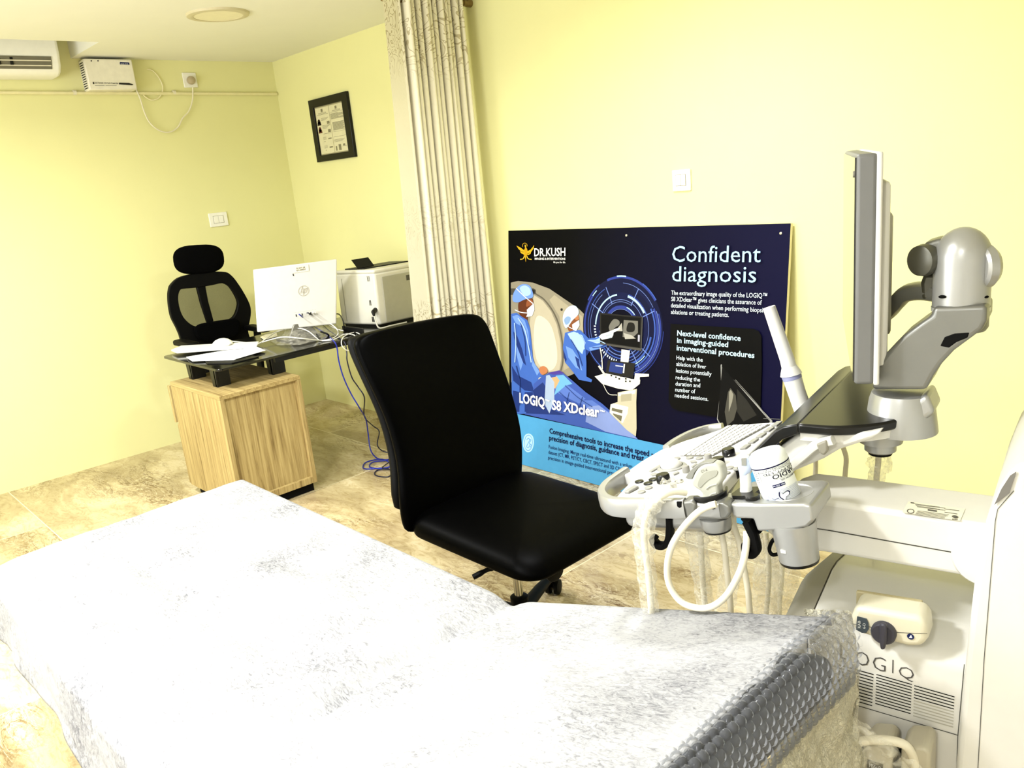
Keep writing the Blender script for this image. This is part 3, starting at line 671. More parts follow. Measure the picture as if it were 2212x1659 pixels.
g = G(); line(g, 'Next-level confidence', 1076, 1462, 716, 749, 31, 0.022); line(g, 'in imaging-guided', 1075, 1386, 759, 787, 30, 0.022); line(g, 'interventional procedures', 1073, 1545, 805, 853, 31, 0.022); put('panel_heading', g, ink('#bfe2f4'), t, smooth=False)
g = G(); line(g, 'LOGIQ', 118, 272, 1122, 1153, 56, 0.03); line(g, '\u2122', 274, 301, 1118, 1124, 14, 0.02); line(g, 'S8 XDclear', 316, 603, 1165, 1212, 56, 0.03); line(g, '\u2122', 606, 636, 1183, 1188, 14, 0.02); put('machine_name', g, ink('#f2f2f2'), t, smooth=False)
g = G(); line(g, 'Comprehensive tools to increase the speed', 300, 905, 1309, 1450, 30, 0.02); line(g, 'and', 918, 968, 1453, 1464, 30, 0.02); line(g, 'precision of diagnosis, guidance and treat', 298, 874, 1351, 1479, 30, 0.02); put('band_heading', g, ink('#0b0d3a'), t, smooth=False)
g = G(); line(g, 'Fusion Imaging: Merge real-time ultrasound with a volum', 296, 802, 1401, 1523, 21, 0.004); line(g, 'dataset (CT, MR, PET/CT, CBCT, SPECT and 3D CEUS)', 294, 757, 1434, 1546, 21, 0.004); line(g, 'precision in image-guided interventional procedures', 292, 762, 1467, 1582, 21, 0.004); put('band_text', g, ink('#12285e'), t, smooth=False)
for x, y in ((1353.5, 508.5), (1687, 504)):
    put('screw', G().lathe(PO(x, y, 0), PN, [(0.0055, 0), (0.0055, 0.003), (0.002, 0.0045)], 14), pm('screw_metal', '#b9b49c', 0.4, metal=0.5), t)

# ================================================================== CABINET, DESK AND WHAT IS ON IT
def wood_mat(name, axis):
    if name in MATS: return MATS[name]
    m = bpy.data.materials.new(name); m.use_nodes = True; MATS[name] = m; nt = m.node_tree; L = nt.links.new
    b = nt.nodes['Principled BSDF']; b.inputs['Roughness'].default_value = 0.5; b.inputs['Specular IOR Level'].default_value = 0.3
    g = nd(nt, 'ShaderNodeNewGeometry'); mp = nd(nt, 'ShaderNodeMapping'); sc = [44, 44, 44]; sc[axis] = 1.6; mp.inputs['Scale'].default_value = sc
    L(g.outputs['Position'], mp.inputs['Vector'])
    n = nd(nt, 'ShaderNodeTexNoise'); n.inputs['Scale'].default_value = 1.6; n.inputs['Detail'].default_value = 8; n.inputs['Distortion'].default_value = 0.6; n.inputs['Roughness'].default_value = 0.65; L(mp.outputs[0], n.inputs['Vector'])
    r = nd(nt, 'ShaderNodeValToRGB'); e = r.color_ramp.elements; e[0].position = 0.30; e[0].color = (0.19, 0.125, 0.042, 1); e[1].position = 0.64; e[1].color = (0.50, 0.385, 0.165, 1)
    x = e.new(0.46); x.color = (0.37, 0.27, 0.105, 1)
    L(n.outputs['Fac'], r.inputs['Fac']); L(r.outputs['Color'], b.inputs['Base Color']); return m
M_WOOD = wood_mat('oak_laminate_upright', 2); M_WOODX = wood_mat('oak_laminate_flat', 0); M_WOODY = wood_mat('oak_laminate_edge', 1)
KX0, KX1, KY0, KY1, KZ = 1.045, 1.650, -1.468, -1.040, 0.629
t = thing('desk_cabinet', ((KX0+KX1)/2, (KY0+KY1)/2, 0), 'low oak laminate pedestal cabinet under the near end of the glass desk', 'cabinet')
th_ = 0.022
put('carcass', G().box((KX0, KY0, 0.05), (KX1-0.026, KY1, KZ-th_)), M_WOOD, t)
put('top_panel', G().box((KX0, KY0-0.001, KZ-th_), (KX1, KY1+0.001, KZ)), M_WOODX, t, bevel=0.002)
g = G(); g.box((KX1-0.0262, KY0-0.001, 0.05), (KX1, KY0+th_, KZ-th_)); g.box((KX1-0.0262, KY1-th_, 0.05), (KX1, KY1+0.001, KZ-th_)); g.box((KX1-0.0262, KY0+th_, 0.05), (KX1, KY1-th_, 0.05+th_*1.6))
put('back_frame', g, M_WOOD, t, bevel=0.0015)
put('back_panel', G().box((KX1-0.0255, KY0+th_, 0.05+th_*1.6), (KX1-0.020, KY1-th_, KZ-th_)), M_WOOD, t)
put('plinth', G().box((KX0+0.03, KY0+0.03, 0), (KX1-0.03, KY1-0.01, 0.05)), M_DARK, t)
put('drawer_front', G().box((KX0-0.042, KY0-0.004, 0.40), (KX0-0.022, KY1+0.004, KZ-0.025)), M_WOOD, t, bevel=0.002)
put('drawer_box', G().box((KX0-0.022, KY0+0.03, 0.42), (KX0+0.002, KY1-0.03, KZ-0.06)), M_DARK, t)
put('lower_door', G().box((KX0-0.020, KY0, 0.055), (KX0-0.002, KY1, 0.392)), M_WOOD, t, bevel=0.002)

DZ = 0.742
M_GLASS = pm('dark_glass_top', '#15150f', 0.12, spec=0.6, var=0.05)
DX0, DX1, DY0, DY1 = 0.885, 1.585, -1.425, -0.05
t = thing('office_desk', ((DX0+DX1)/2, (DY0+DY1)/2, 0), 'black glass topped desk running from the oak cabinet to the back wall', 'desk')
def rrect(x0, x1, y0, y1, z, r, n=6):
    P = []
    for cx, cy, a0 in ((x1-r, y1-r, 0), (x0+r, y1-r, 90), (x0+r, y0+r, 180), (x1-r, y0+r, 270)):
        for k in range(n+1):
            a = math.radians(a0+90*k/n); P.append(V((cx+r*math.cos(a), cy+r*math.sin(a), z)))
    return P
put('glass_top', G().prism(rrect(DX0, DX1, DY0, DY1, DZ-0.012, 0.03), (0, 0, 0.012)), M_GLASS, t, bevel=0.002)
M_STEEL = pm('black_steel', '#0a0a09', 0.4, spec=0.4)
for q in (((467.5, 837),), ((415, 820),), ((588, 810),)):
    f = ZP(*q[0], KZ)
    g = G(); g.prism([V((f.x+0.02, f.y, DZ-0.012)), V((f.x-0.05, f.y, DZ-0.012)), V((f.x-0.05, f.y, DZ-0.03)), V((f.x-0.038, f.y, KZ)), V((f.x+0.012, f.y, KZ))], (0, 0.012, 0))
    g.box((f.x-0.006, f.y, KZ), (f.x+0.010, f.y+0.075, DZ-0.012))
    put('bracket', g, M_STEEL, t, bevel=0.002)
lx, ly = 1.13, -0.19
pth = cr([V((lx-0.12, ly+0.02, DZ-0.03)), V((lx-0.03, ly+0.0, 0.60)), V((lx+0.01, ly, 0.35)), V((lx+0.01, ly, 0.14)), V((lx+0.03, ly+0.0, 0.05)), V((lx+0.09, ly+0.02, 0.018)), V((lx+0.30, ly+0.03, 0.018))], 8)
put('end_leg', G().band(pth, (0, 1, 0), 0.075, 0.022), M_STEEL, t)
put('end_rail', G().box((DX0+0.08, ly-0.02, DZ-0.04), (DX1-0.08, ly+0.04, DZ-0.0122)), M_STEEL, t)
put('front_rail', G().box((DX1-0.03, -1.12, DZ-0.036), (DX1-0.008, -0.10, DZ-0.0122)), M_STEEL, t)
put('foot_pad', G().lathe((lx+0.16, ly+0.02, 0), (0, 0, 1), [(0.02, 0), (0.02, 0.008)], 14), M_BLACK, t)

# all-in-one computer seen from behind
T4 = [XP(547, 583, 1.235), XP(728, 560, 1.405), XP(727, 700, 1.375), XP(556, 718, 1.205)]
ctr = sum(T4, V((0, 0, 0)))/4
eu = ((T4[1]-T4[0])+(T4[2]-T4[3])).normalized(); ev = ((T4[0]-T4[3])+(T4[1]-T4[2])).normalized(); en = eu.cross(ev).normalized()
if en.dot(CAM-ctr) < 0: en = -en
t = thing('desktop_computer', (ctr.x, ctr.y, DZ), 'white all-in-one computer on the desk, turned with its back showing', 'computer')
put('back_cover', G().prism(T4, en*-0.022), pm('computer_shell', '#dcd9cf', 0.38, var=0.02), t, bevel=0.006, seg=3)
put('screen', G().prism([p-en*0.0222+(ctr-p)*0.02 for p in T4], en*-0.004), M_BLACK, t)
def TQ(x, y, n=0.0012): return cut(x, y, T4[0]+en*n, en)
lower = [TQ(556, 690, 0), TQ(700, 672, 0), TQ(723, 700, 0), TQ(557, 717, 0)]
g = G(); b_ = TQ(652, 702, -0.01)
g.prism([V((b_.x, b_.y-0.045, DZ+0.085)), V((b_.x, b_.y+0.045, DZ+0.085)), V((b_.x, b_.y+0.09, DZ+0.012)), V((b_.x, b_.y-0.09, DZ+0.012))], (-0.014, 0, 0)); g.prism(rrect(b_.x-0.16, b_.x+0.03, b_.y-0.10, b_.y+0.10, DZ, 0.03), (0, 0, 0.012))
put('stand', g, pm('silver_stand', '#85837a', 0.35, metal=0.4), t, bevel=0.003)
M_EMB = pm('embossed_shell', '#b6b2a2', 0.4)
lc = TQ(655.5, 628, 0.001); rr = (TQ(667, 627)-lc).length
g = G(); g.ring_prism([lc+(eu*math.cos(a)*1.0+ev*math.sin(a))*rr for a in [k*math.pi/20 for k in range(40)]], [lc+(eu*math.cos(a)+ev*math.sin(a))*rr*0.92 for a in [k*math.pi/20 for k in range(40)]], en*0.001)
sl = ev*1.0+eu*0.30
for q in ((-0.50, -0.45, 0.85, 0.12), (-0.12, -0.45, 0.42, 0.12), (0.12, -0.82, 0.42, 0.12), (0.50, -0.42, 0.40, 0.12)):
    o_ = lc+eu*rr*q[0]; g.obox(o_+sl*rr*q[1], eu*rr*q[3], sl*rr*(q[2]-q[1]), en*0.001)
for x0, v in ((-0.42, 0.36), (0.2, 0.36), (0.1, -0.44)):
    o_ = lc+eu*rr*x0+sl*rr*v; g.obox(o_, eu*rr*0.36, sl*rr*0.1, en*0.001)
put('round_logo', g, M_EMB, t, smooth=False)
put('label_sticker', G().ngon([TQ(630, 576), TQ(666, 571.5), TQ(667.5, 585), TQ(632, 590)]), pm('sticker_paper', '#efe9cf', 0.6), t)
g = G(); write(g, 'DO NOT USE', TQ(640, 581.5, .002), TQ(659, 579, .002), ev, 0.008, 0.02); write(g, 'AS A HANDLE', TQ(640, 586, .002), TQ(660, 583, .002), ev, 0.008, 0.02); put('sticker_lettering', g, ink('#3a382e'), t, smooth=False)
g = G(); g.ngon([TQ(632, 591.5), TQ(634, 591.2), TQ(635, 596), TQ(633, 596.3)]); put('lock_slot', g, M_DARK, t)
g = G()
for x in (639.5, 652.5, 671):
    y = 682-(x-640)*0.14
    g.ngon([TQ(x-1, y-3), TQ(x+1, y-3.2), TQ(x+1.4, y+1.8), TQ(x-0.6, y+2)])
put('port', g, M_DARK, t, smooth=False)
g = G(); write(g, '---------------', TQ(637, 676, .001), TQ(682, 669, .001), ev, 0.004); put('port_marks', g, ink('#55534a'), t, smooth=False)

# laser printer
pA, pB = V((1.492, -0.415, DZ)), V((1.512, -0.05, DZ))
pd = V((-0.285, -0.075, 0)); pw_ = pB-pA; PH = 0.325
t = thing('laser_printer', (pA+pw_/2+pd/2), 'white boxy laser printer at the far end of the desk beside the curtain', 'printer')
M_PR = pm('printer_shell', '#d8d5c6', 0.4, var=0.02); M_PG = pm('printer_grey', '#a8a591', 0.5, var=0.03)
up_ = V((0.0, 0, PH)); pu_, pe_ = pw_.normalized(), pd.normalized()
put('casing', G().obox(pA+V((0, 0, 0.012)), pw_, pd, V((0.012, 0.0, PH-0.03))), M_PR, t, bevel=0.012, seg=3)
put('top_cover', G().obox(pA+V((0.012, 0, PH-0.02))-pe_*0.0+pu_*0.0, pw_, pd, V((0, 0, 0.022))), M_PR, t, bevel=0.008)
put('base', G().obox(pA+pu_*0.015+pe_*0.015, pw_*0.92, pd*0.92, (0, 0, 0.013)), M_BLACK, t)
fn = pu_.cross(V((0, 0, 1))); fn = fn if fn.x > 0 else -fn
put('side_panel', G().obox(pA+pu_*0.045+fn*0.0+V((0.002, 0, 0.02)), pu_*0.30, V((0.011, 0, 0.26)), fn*0.0025), M_PG, t, bevel=0.002)
put('handle_notch', G().obox(pA+pu_*0.205+V((0.013, 0, 0.235)), pu_*0.05, V((0, 0, 0.03)), fn*0.0032), pm('notch_shade', '#4c493b', 0.7), t)
sn = -pu_
g = G()
for k, (d_, z_) in enumerate([(0.030+0.007*i, 0.262) for i in range(3)]+[(0.030+0.007*i, 0.03) for i in range(4)]+[(0.045+0.008*i, 0.125) for i in range(2)]):
    g.obox(pA+pe_*d_+sn*0.0005+V((0.003, 0, z_)), pe_*0.003, V((0.001, 0, 0.03)), sn*0.002)
put('side_vent', g, M_DARK, t, smooth=False)
put('panel_seam', G().obox(pA+pe_*0.25+sn*0.0003+V((0.004, 0, 0.03)), pe_*0.003, V((0.008, 0, 0.25)), sn*0.001), M_PG, t)
tz = V((0.012, 0, PH+0.002))
put('output_tray', G().obox(pA+tz+pe_*0.10+pu_*0.03, pu_*0.30, pe_*0.15, (0, 0, 0.006)), M_BLACK, t)
put('paper_stop', G().obox(pA+tz+pe_*0.16+pu_*0.035+V((0, 0, 0.006)), pu_*0.11, V((-0.02, -0.02, 0.05)), V((0.003, 0, 0.001))), M_BLACK, t)
put('power_plug', G().tube([pA+sn*0.0+pe_*0.02+V((0.004, 0, 0.10)), pA+sn*0.03+pe_*0.01+V((0.012, 0, 0.093)), pA+sn*0.04+pe_*0.002+V((0.02, 0, 0.075))], [0.014, 0.013, 0.007], 8), M_BLACK, t)

# papers, folder, keyboards, mouse
M_PAPER = pm('white_paper', '#f4f4f2', 0.7, var=0.01)
def slab(name, q, z, h, mat, lab, cat, group=None, bev=0.002):
    return tag(put(name, G().prism([ZP(x, y, z) for x, y in q], (0, 0, h)), mat, bevel=bev), lab, cat, group)
slab('document_folder', [(440, 778), (498, 762), (560, 772), (500, 786), (448, 787)], DZ+0.0005, 0.005, M_BLACK, 'thin black folder under the white papers on the desk', 'folder')
slab('paper_sheet', [(402, 772), (520, 752), (575, 757), (505, 778), (415, 781)], DZ+0.0062, 0.003, M_PAPER, 'larger stack of loose white paper on the near end of the desk', 'paper')
slab('paper_sheet', [(485, 770), (548, 746), (573, 757.5), (512, 775), (487, 777)], DZ+0.0100, 0.0015, M_PAPER, 'small white sheet lying askew on the right of the paper stack', 'paper')
kq = [(370, 759), (392, 750), (560, 741), (556, 748), (530, 753), (382, 764)]
t = tag(put('keyboard', G().prism([ZP(x, y, DZ+0.012) for x, y in kq], (0, 0, 0.010)), M_WHITE, bevel=0.003), 'white keyboard lying across the papers at the front of the desk', 'keyboard')
mc = ZP(481, 746, DZ+0.0225)
t = thing('mouse', mc, 'white computer mouse on top of the papers and keyboard on the desk', 'mouse')
g = G(); g.lathe(mc, (0, 0, 1), [(0.0, 0.0), (0.050, 0.0), (0.055, 0.006), (0.050, 0.018), (0.036, 0.030), (0.018, 0.037), (0.0, 0.039)], 24); put('shell', g, M_WHITE, t)
g = G(); p = mc+V((0.047, 0.022, 0.006)); g.box(p-V((0.004, 0.008, 0.004)), p+V((0.004, 0.008, 0.002))); put('side_button', g, pm('grey_button', '#8f8d80', 0.5), t)

# crumpled clear plastic under the computer
M_BAG = film('clear_desk_bag', '#c9c6b6', 0.26, 0.10, 1.0, 26)
random.seed(11)
bq = [ZP(x, y, DZ) for x, y in ((566, 728), (600, 748), (650, 747), (735, 725), (745, 712), (715, 690), (620, 700))]
bc = sum(bq, V((0, 0, 0)))/len(bq)
from mathutils import noise as mn
def bagf(u, v):
    a = 2*math.pi*u; k = (a/(2*math.pi)*len(bq)) % len(bq); i = int(k); p = bq[i].lerp(bq[(i+1) % len(bq)], k-i)
    q = bc.lerp(p, v); h = 0.075*(1-v**2.2)*(0.55+0.9*abs(mn.noise(V((q.x*14, q.y*14, 3.1)))))+0.004
    q.z = DZ+0.002+h; return q
tag(put('plastic_bag', G().grid(bagf, 60, 14), M_BAG), 'crumpled clear plastic bag on the desk below the computer', 'bag')
slab('cardboard_strip', [(562, 729), (573, 724), (598, 720), (600, 727), (570, 735)], DZ+0.003, 0.004, M_OFFW, 'pale packing strip poking from the plastic bag by the computer', 'packing')
a_ = ZP(742, 716, DZ); b_ = ZP(788, 722, DZ)
tag(put('power_adapter', G().obox(a_+V((0, 0, 0.001)), b_-a_, V((0.01, -0.012, 0)), (0, 0, 0.034)), M_BLACK, bevel=0.004), 'black power adapter brick on the desk before the printer', 'adapter')
def cable(name, pts, r, mat, lab, cat='cable', n=6, group=None, nn=8):
    return tag(put(name, G().tube(cr(pts, n), r, nn), mat), lab, cat, group or 'cables on and under the desk')
M_BLUE = pm('blue_cable_sheath', '#10239a', 0.4); M_NAVY = pm('navy_cable_sheath', '#0a0d2e', 0.4)
TP = lambda x, y, n=0.008: TQ(x, y, n)
D = lambda x, y, h=0.006: ZP(x, y, DZ+h)
xe = DX1+0.012
cable('network_cable', [TP(646, 679), TP(650, 682, .03), D(670, 700, .05), D(690, 712, .03), D(705, 722, .008), XP(722, 738, xe), XP(728, 752, xe+.02), XP(732, 780, xe+.02), XP(742, 815, xe+.02), XP(758, 850, xe+.02), XP(776, 880, xe+.03), ZP(790, 905, .25), ZP(795, 935, .15), ZP(800, 970, .06), ZP(812, 988, .008), ZP(830, 993, .006), ZP(850, 992, .006), ZP(866, 990, .006), ZP(868, 997, .006), ZP(845, 1008, .006), ZP(812, 1012, .006), ZP(790, 1013, .006), ZP(784, 1008, .006), ZP(792, 998, .006), ZP(822, 992, .008), ZP(842, 1000, .006), ZP(838, 1010, .006), ZP(815, 1012, .009), ZP(798, 1008, .006), ZP(806, 998, .008), ZP(835, 994, .010), ZP(850, 985, .006), ZP(875, 973, .006), ZP(905, 958, .006)], 0.0036, M_BLUE, 'blue network cable from the computer hanging off the desk to a coil on the floor', n=7)
cable('monitor_cable', [TP(663, 676), TP(668, 677, .03), D(685, 688, .06), D(696, 700, .03), D(708, 712, .02), D(720, 720, .008), D(733, 730, .004), XP(745, 741, xe), XP(749, 762, xe+.02), XP(750, 780, xe+.02), XP(760, 815, xe+.02), XP(773, 835, xe+.02), XP(787, 858, xe+.03), ZP(786, 890, .28), ZP(790, 905, .24), ZP(806, 920, .16), ZP(819, 932, .12), ZP(815, 960, .08), ZP(826, 974, .03), ZP(850, 982, .006), ZP(842, 997, .008), ZP(826, 1010, .012), ZP(842, 1014, .006), ZP(848, 1020, .005), ZP(838, 1030, .005), ZP(815, 1028, .005), ZP(809, 1022, .005), ZP(818, 1015, .006), ZP(842, 1014, .010), ZP(848, 1024, .005), ZP(860, 1030, .005), ZP(876, 1016, .005)], 0.0034, M_NAVY, 'dark power cable dropping from the desk edge beside the blue cable', n=7)
cable('display_cable', [TP(668, 678), TP(672, 679, .03), D(690, 688, .06), D(712, 682, .07), D(730, 678, .09), D(739, 688, .09), D(743, 702, .06), D(744, 716, .004), D(760, 724, .005), D(752, 732, .004)], 0.0036, M_BLACK, 'black cable arching from the computer back over the adapter')
cable('mouse_cable', [mc+V((-0.01, 0.05, 0.012)), D(530, 740, .014), D(556, 742, .010), D(580, 735, .03), D(612, 728, .06), D(650, 731, .05), D(690, 735, .012), D(715, 732, .006), D(730, 722, .012), D(725, 708, .05), D(700, 690, .07), TP(678, 676, .03), TP(674, 675)], 0.0030, M_WHITE, 'white mouse cable looping over the plastic bag on the desk')
cable('keyboard_cable', [D(556, 744, .018), D(566, 738, .02), D(600, 716, .04), D(640, 709, .06), D(665, 715, .05), D(685, 731, .012), D(697, 736, .006), D(722, 733, .006), D(745, 722, .010), D(765, 724, .006), D(768, 734, .006), XP(764, 752, xe+.015), XP(750, 757, xe+.02), XP(738, 745, xe+.015), D(742, 728, .008), D(765, 718, .006), D(780, 724, .005), XP(786, 734, xe)], 0.0028, M_WHITE, 'thin white cable curling over the front edge of the desk')
cable('usb_cable', [TP(680, 674), TP(683, 676, .03), D(700, 690, .06), D(712, 703, .04), D(735, 713, .012), D(760, 716, .006), D(790, 720, .005)], 0.0030, M_WHITE, 'white cable running from the computer back toward the printer')
cable('printer_cable', [pA+sn*0.042+pe_*0.0+V((0.022, 0, 0.072)), pA+sn*0.045+V((0.035, 0, 0.04)), pA+sn*0.04+V((0.055, 0, 0.006)), pA+sn*0.02+V((0.062, 0.05, 0.006)), pA+V((0.064, 0.14, 0.005))], 0.0045, pm('grey_cable', '#c4c1b4', 0.4), 'grey printer power cable bending down to the desk top')
cable('adapter_cable', [D(692, 716, .05), D(708, 722, .03), D(709, 728, .010), D(700, 734, .006), D(690, 732, .012), D(684, 722, .025)], 0.0050, M_BLACK, 'short thick black cable with plug in front of the computer')

# ================================================================== MESH OFFICE CHAIR behind the desk
M_BLK = pm('black_chair_plastic', '#020202', 0.55, spec=0.12, var=0.2)
M_FAB = pm('black_fabric', '#020202', 0.9, spec=0.05, var=0.2, bump=0.3, bscale=500)
CXP = 0.50
def c2(X, Y, x=CXP): return XP(340+X/2.861, 500+Y/2.861, x)
hb = c2(255, 170)
t = thing('office_chair', (0.62, -0.98, 0), 'black mesh back office chair with headrest behind the desk by the left wall', 'chair')
def mesh_fabric():
    m = bpy.data.materials.new('see_through_mesh'); m.use_nodes = True; nt = m.node_tree; b = nt.nodes['Principled BSDF']
    b.inputs['Base Color'].default_value = lin('#0c0b06'); b.inputs['Roughness'].default_value = 0.9; b.inputs['Specular IOR Level'].default_value = 0.05
    g = nd(nt, 'ShaderNodeNewGeometry'); wv = nd(nt, 'ShaderNodeTexNoise'); wv.inputs['Scale'].default_value = 900; nt.links.new(g.outputs['Position'], wv.inputs['Vector'])
    r = nd(nt, 'ShaderNodeMapRange'); r.inputs[1].default_value = 0.3; r.inputs[2].default_value = 0.7; r.inputs[3].default_value = 0.62; r.inputs[4].default_value = 0.78
    nt.links.new(wv.outputs['Fac'], r.inputs[0]); nt.links.new(r.outputs[0], b.inputs['Alpha']); return m
# headrest pad (superellipse)
hc = c2(258, 172); hw = (c2(415, 165)-c2(100, 175)).length/2; hh = abs(c2(258, 82).z-c2(258, 264).z)/2
ax = (c2(415, 160)-c2(100, 182)).normalized(); az = V((0, 0, 1))-ax*ax.z; az.normalize()
rings = []
for k, (dx, sc) in enumerate(((-0.032, 0.55), (-0.028, 0.80), (-0.015, 0.95), (0, 1.0), (0.015, 0.95), (0.026, 0.80), (0.03, 0.5))):
    r = []
    for i in range(36):
        a = 2*math.pi*i/36; ca, sa = math.cos(a), math.sin(a)
        r.append(hc+V((dx, 0, 0))+ax*(hw*sc*math.copysign(abs(ca)**0.62, ca))+az*(hh*sc*math.copysign(abs(sa)**0.75, sa)))
    rings.append(r)
put('headrest', G().loft(rings), M_FAB, t)
outer = [(85, 330), (130, 288), (200, 266), (262, 254), (340, 248), (420, 250), (455, 268), (492, 310), (540, 385), (572, 450), (580, 500), (572, 560), (562, 610), (575, 660), (590, 690), (520, 700), (420, 700), (330, 700), (235, 700), (160, 690), (140, 640), (118, 590), (88, 530), (74, 460), (70, 400), (74, 360)]
inner = [(142, 362), (168, 354), (205, 351), (262, 345), (340, 332), (400, 320), (438, 333), (462, 360), (490, 408), (500, 440), (498, 465), (488, 500), (470, 530), (440, 548), (400, 560), (360, 575), (340, 580), (320, 583), (290, 585), (262, 588), (235, 586), (205, 572), (170, 540), (150, 505), (136, 460), (130, 405)]
O_ = cr([c2(*q) for q in outer], 3, True); I_ = cr([c2(*q) for q in inner], 3, True)
put('back_frame', G().ring_prism(O_, I_, (-0.03, 0, 0)), M_BLK, t, bevel=0.006)
put('back_mesh', G().ngon([p+V((-0.012, 0, 0)) for p in I_]), mesh_fabric(), t, smooth=False)
put('back_spine', G().prism([c2(*q)+V((-0.005, 0, 0)) for q in ((240, 255), (300, 255), (302, 345), (318, 430), (352, 556), (312, 566), (272, 445), (248, 350))], (-0.025, 0, 0)), M_BLK, t, bevel=0.005)
put('headrest_stem', G().prism([c2(*q)+V((-0.008, 0, 0)) for q in ((232, 240), (275, 236), (275, 300), (240, 300))], (-0.02, 0, 0)), M_BLK, t, bevel=0.004)
lp = cr([c2(*q)+V((0.004, 0, 0)) for q in ((222, 600), (250, 572), (320, 558), (400, 545), (480, 540), (500, 575), (485, 635), (430, 668), (340, 684), (262, 672), (230, 640))], 4, True)
put('lumbar_pad', G().prism(lp, (0.03, 0, 0)), M_FAB, t, bevel=0.012, seg=3)
sc0, sy0_, sy1_ = 0.46, -1.24, -0.74
put('seat', G().prism(rrect(0.52, 0.98, sy0_, sy1_, 0.42, 0.09), (0, 0, 0.07)), M_FAB, t, bevel=0.025, seg=3)
aL = c2(160, 668, 0.60)
for s_, yb in ((0, aL.y), (1, -0.74)):
    zt = 0.725
    put('armrest', G().prism(rrect(0.50, 0.76, yb-0.035, yb+0.035, zt, 0.03), (0, 0, 0.03)), M_BLK, t, bevel=0.01, seg=3)
    put('arm_support', G().band(cr([V((0.62, yb, zt+0.004)), V((0.63, yb+(0.02 if s_ == 0 else -0.02), 0.55)), V((0.66, yb+(0.04 if s_ == 0 else -0.04), 0.42))], 5), (1, 0, 0), 0.07, 0.025), M_BLK, t)
put('back_bracket', G().band(cr([c2(285, 640)+V((-0.035, 0, 0)), c2(290, 760)+V((-0.05, 0, 0)), V((0.56, -0.99, 0.40)), V((0.72, -0.99, 0.40))], 6), (0, 1, 0), 0.09, 0.02), M_BLK, t)
put('gas_lift', G().lathe((0.74, -0.99, 0.09), (0, 0, 1), [(0.03, 0), (0.03, 0.16), (0.018, 0.16), (0.018, 0.32)], 16), M_STEEL, t)
def star_base(t, c, r, mat, a0):
    put('base_hub', G().lathe((c[0], c[1], 0.075), (0, 0, 1), [(0.045, 0), (0.045, 0.04), (0.034, 0.055)], 20), mat, t)
    for k in range(5):
        a = math.radians(a0+72*k); d = V((math.cos(a), math.sin(a), 0))
        o = V((c[0], c[1], 0))
        leg = put('base_leg', G().tube([o+d*0.03+V((0, 0, 0.098)), o+d*r*0.6+V((0, 0, 0.088)), o+d*r+V((0, 0, 0.073))], [0.024, 0.02, 0.015], 10), mat, t)
        sd = V((-d.y, d.x, 0))
        wp = o+d*r
        g = G(); g.lathe(wp+sd*0.006+V((0, 0, 0.028)), sd, [(0.02, 0), (0.028, 0.003), (0.028, 0.018), (0.02, 0.02)], 16)
        g.lathe(wp-sd*0.006+V((0, 0, 0.028)), -sd, [(0.02, 0), (0.028, 0.003), (0.028, 0.018), (0.02, 0.02)], 16)
        g.tube([wp-sd*0.008+V((0, 0, 0.028)), wp+sd*0.008+V((0, 0, 0.028))], 0.006, 8); g.tube([wp+V((0, 0, 0.028)), wp+V((0, 0, 0.076))], 0.007, 8)
        put('castor', g, M_BLK, leg)
star_base(t, (0.74, -0.99), 0.29, M_BLK, 20)

# ================================================================== BLACK TASK CHAIR by the bed
M_LEA = pm('black_leatherette', (0.0004, 0.0004, 0.0004), 0.42, spec=0.025, var=0.15, bump=0.10, bscale=900)
M_CHR = pm('chrome', '#c9c7bd', 0.15, metal=1.0)
SC = V((3.515, -1.355, 0))
t = thing('swivel_chair', SC, 'black leatherette swivel chair without arms between the bed and the poster', 'chair')
# backrest: rows of (left pixel, right pixel, depth of the row)
rows = [((893, 1165), (1133, 1045), 3.318), ((884, 1148), (1138, 1030), 3.315), ((877, 1090), (1140, 985), 3.305), ((876, 1030), (1138, 945), 3.29), ((868, 980), (1133, 912), 3.27), ((850, 915), (1122, 868), 3.245), ((828, 866), (1108, 822), 3.22), ((802, 812), (1091, 776), 3.185), ((782, 768), (1072, 722), 3.15), ((777, 746), (1062, 698), 3.135), ((784, 730), (1048, 682), 3.125), ((812, 716), (1022, 675), 3.118)]
R_ = []
NR = 28
for i, (l, r, x) in enumerate(rows):
    a, b_ = XP(*l, x), XP(*r, x); m_ = (a+b_)/2; hw = (b_-a)/2; th = 0.034 if 0 < i < len(rows)-1 else 0.020
    bow = 0.02
    ring = []
    for k in range(NR):
        an = 2*math.pi*k/NR; ca, sa = math.cos(an), math.sin(an)
        s1 = math.copysign(abs(ca)**0.55, ca); s2 = math.copysign(abs(sa)**0.6, sa)
        ring.append(m_+hw*s1+V((th*s2-th-bow*(1-s1*s1), 0, 0)))
    R_.append(ring)
g = G(); g.loft(R_)
put('backrest', g, M_LEA, t, sub=2)
# piping along the backrest rim (rear edge)
pp = [XP(*r[0], r[2]-0.052)+V((0, 0.004, 0)) for r in rows[1:]]
put('back_shell', G().loft([[m+V((-0.062, 0, 0))+(m-sum(ring, V())/NR)*-0.05 for m in ring] for ring in R_[1:-1]]), M_BLK, t, sub=1)
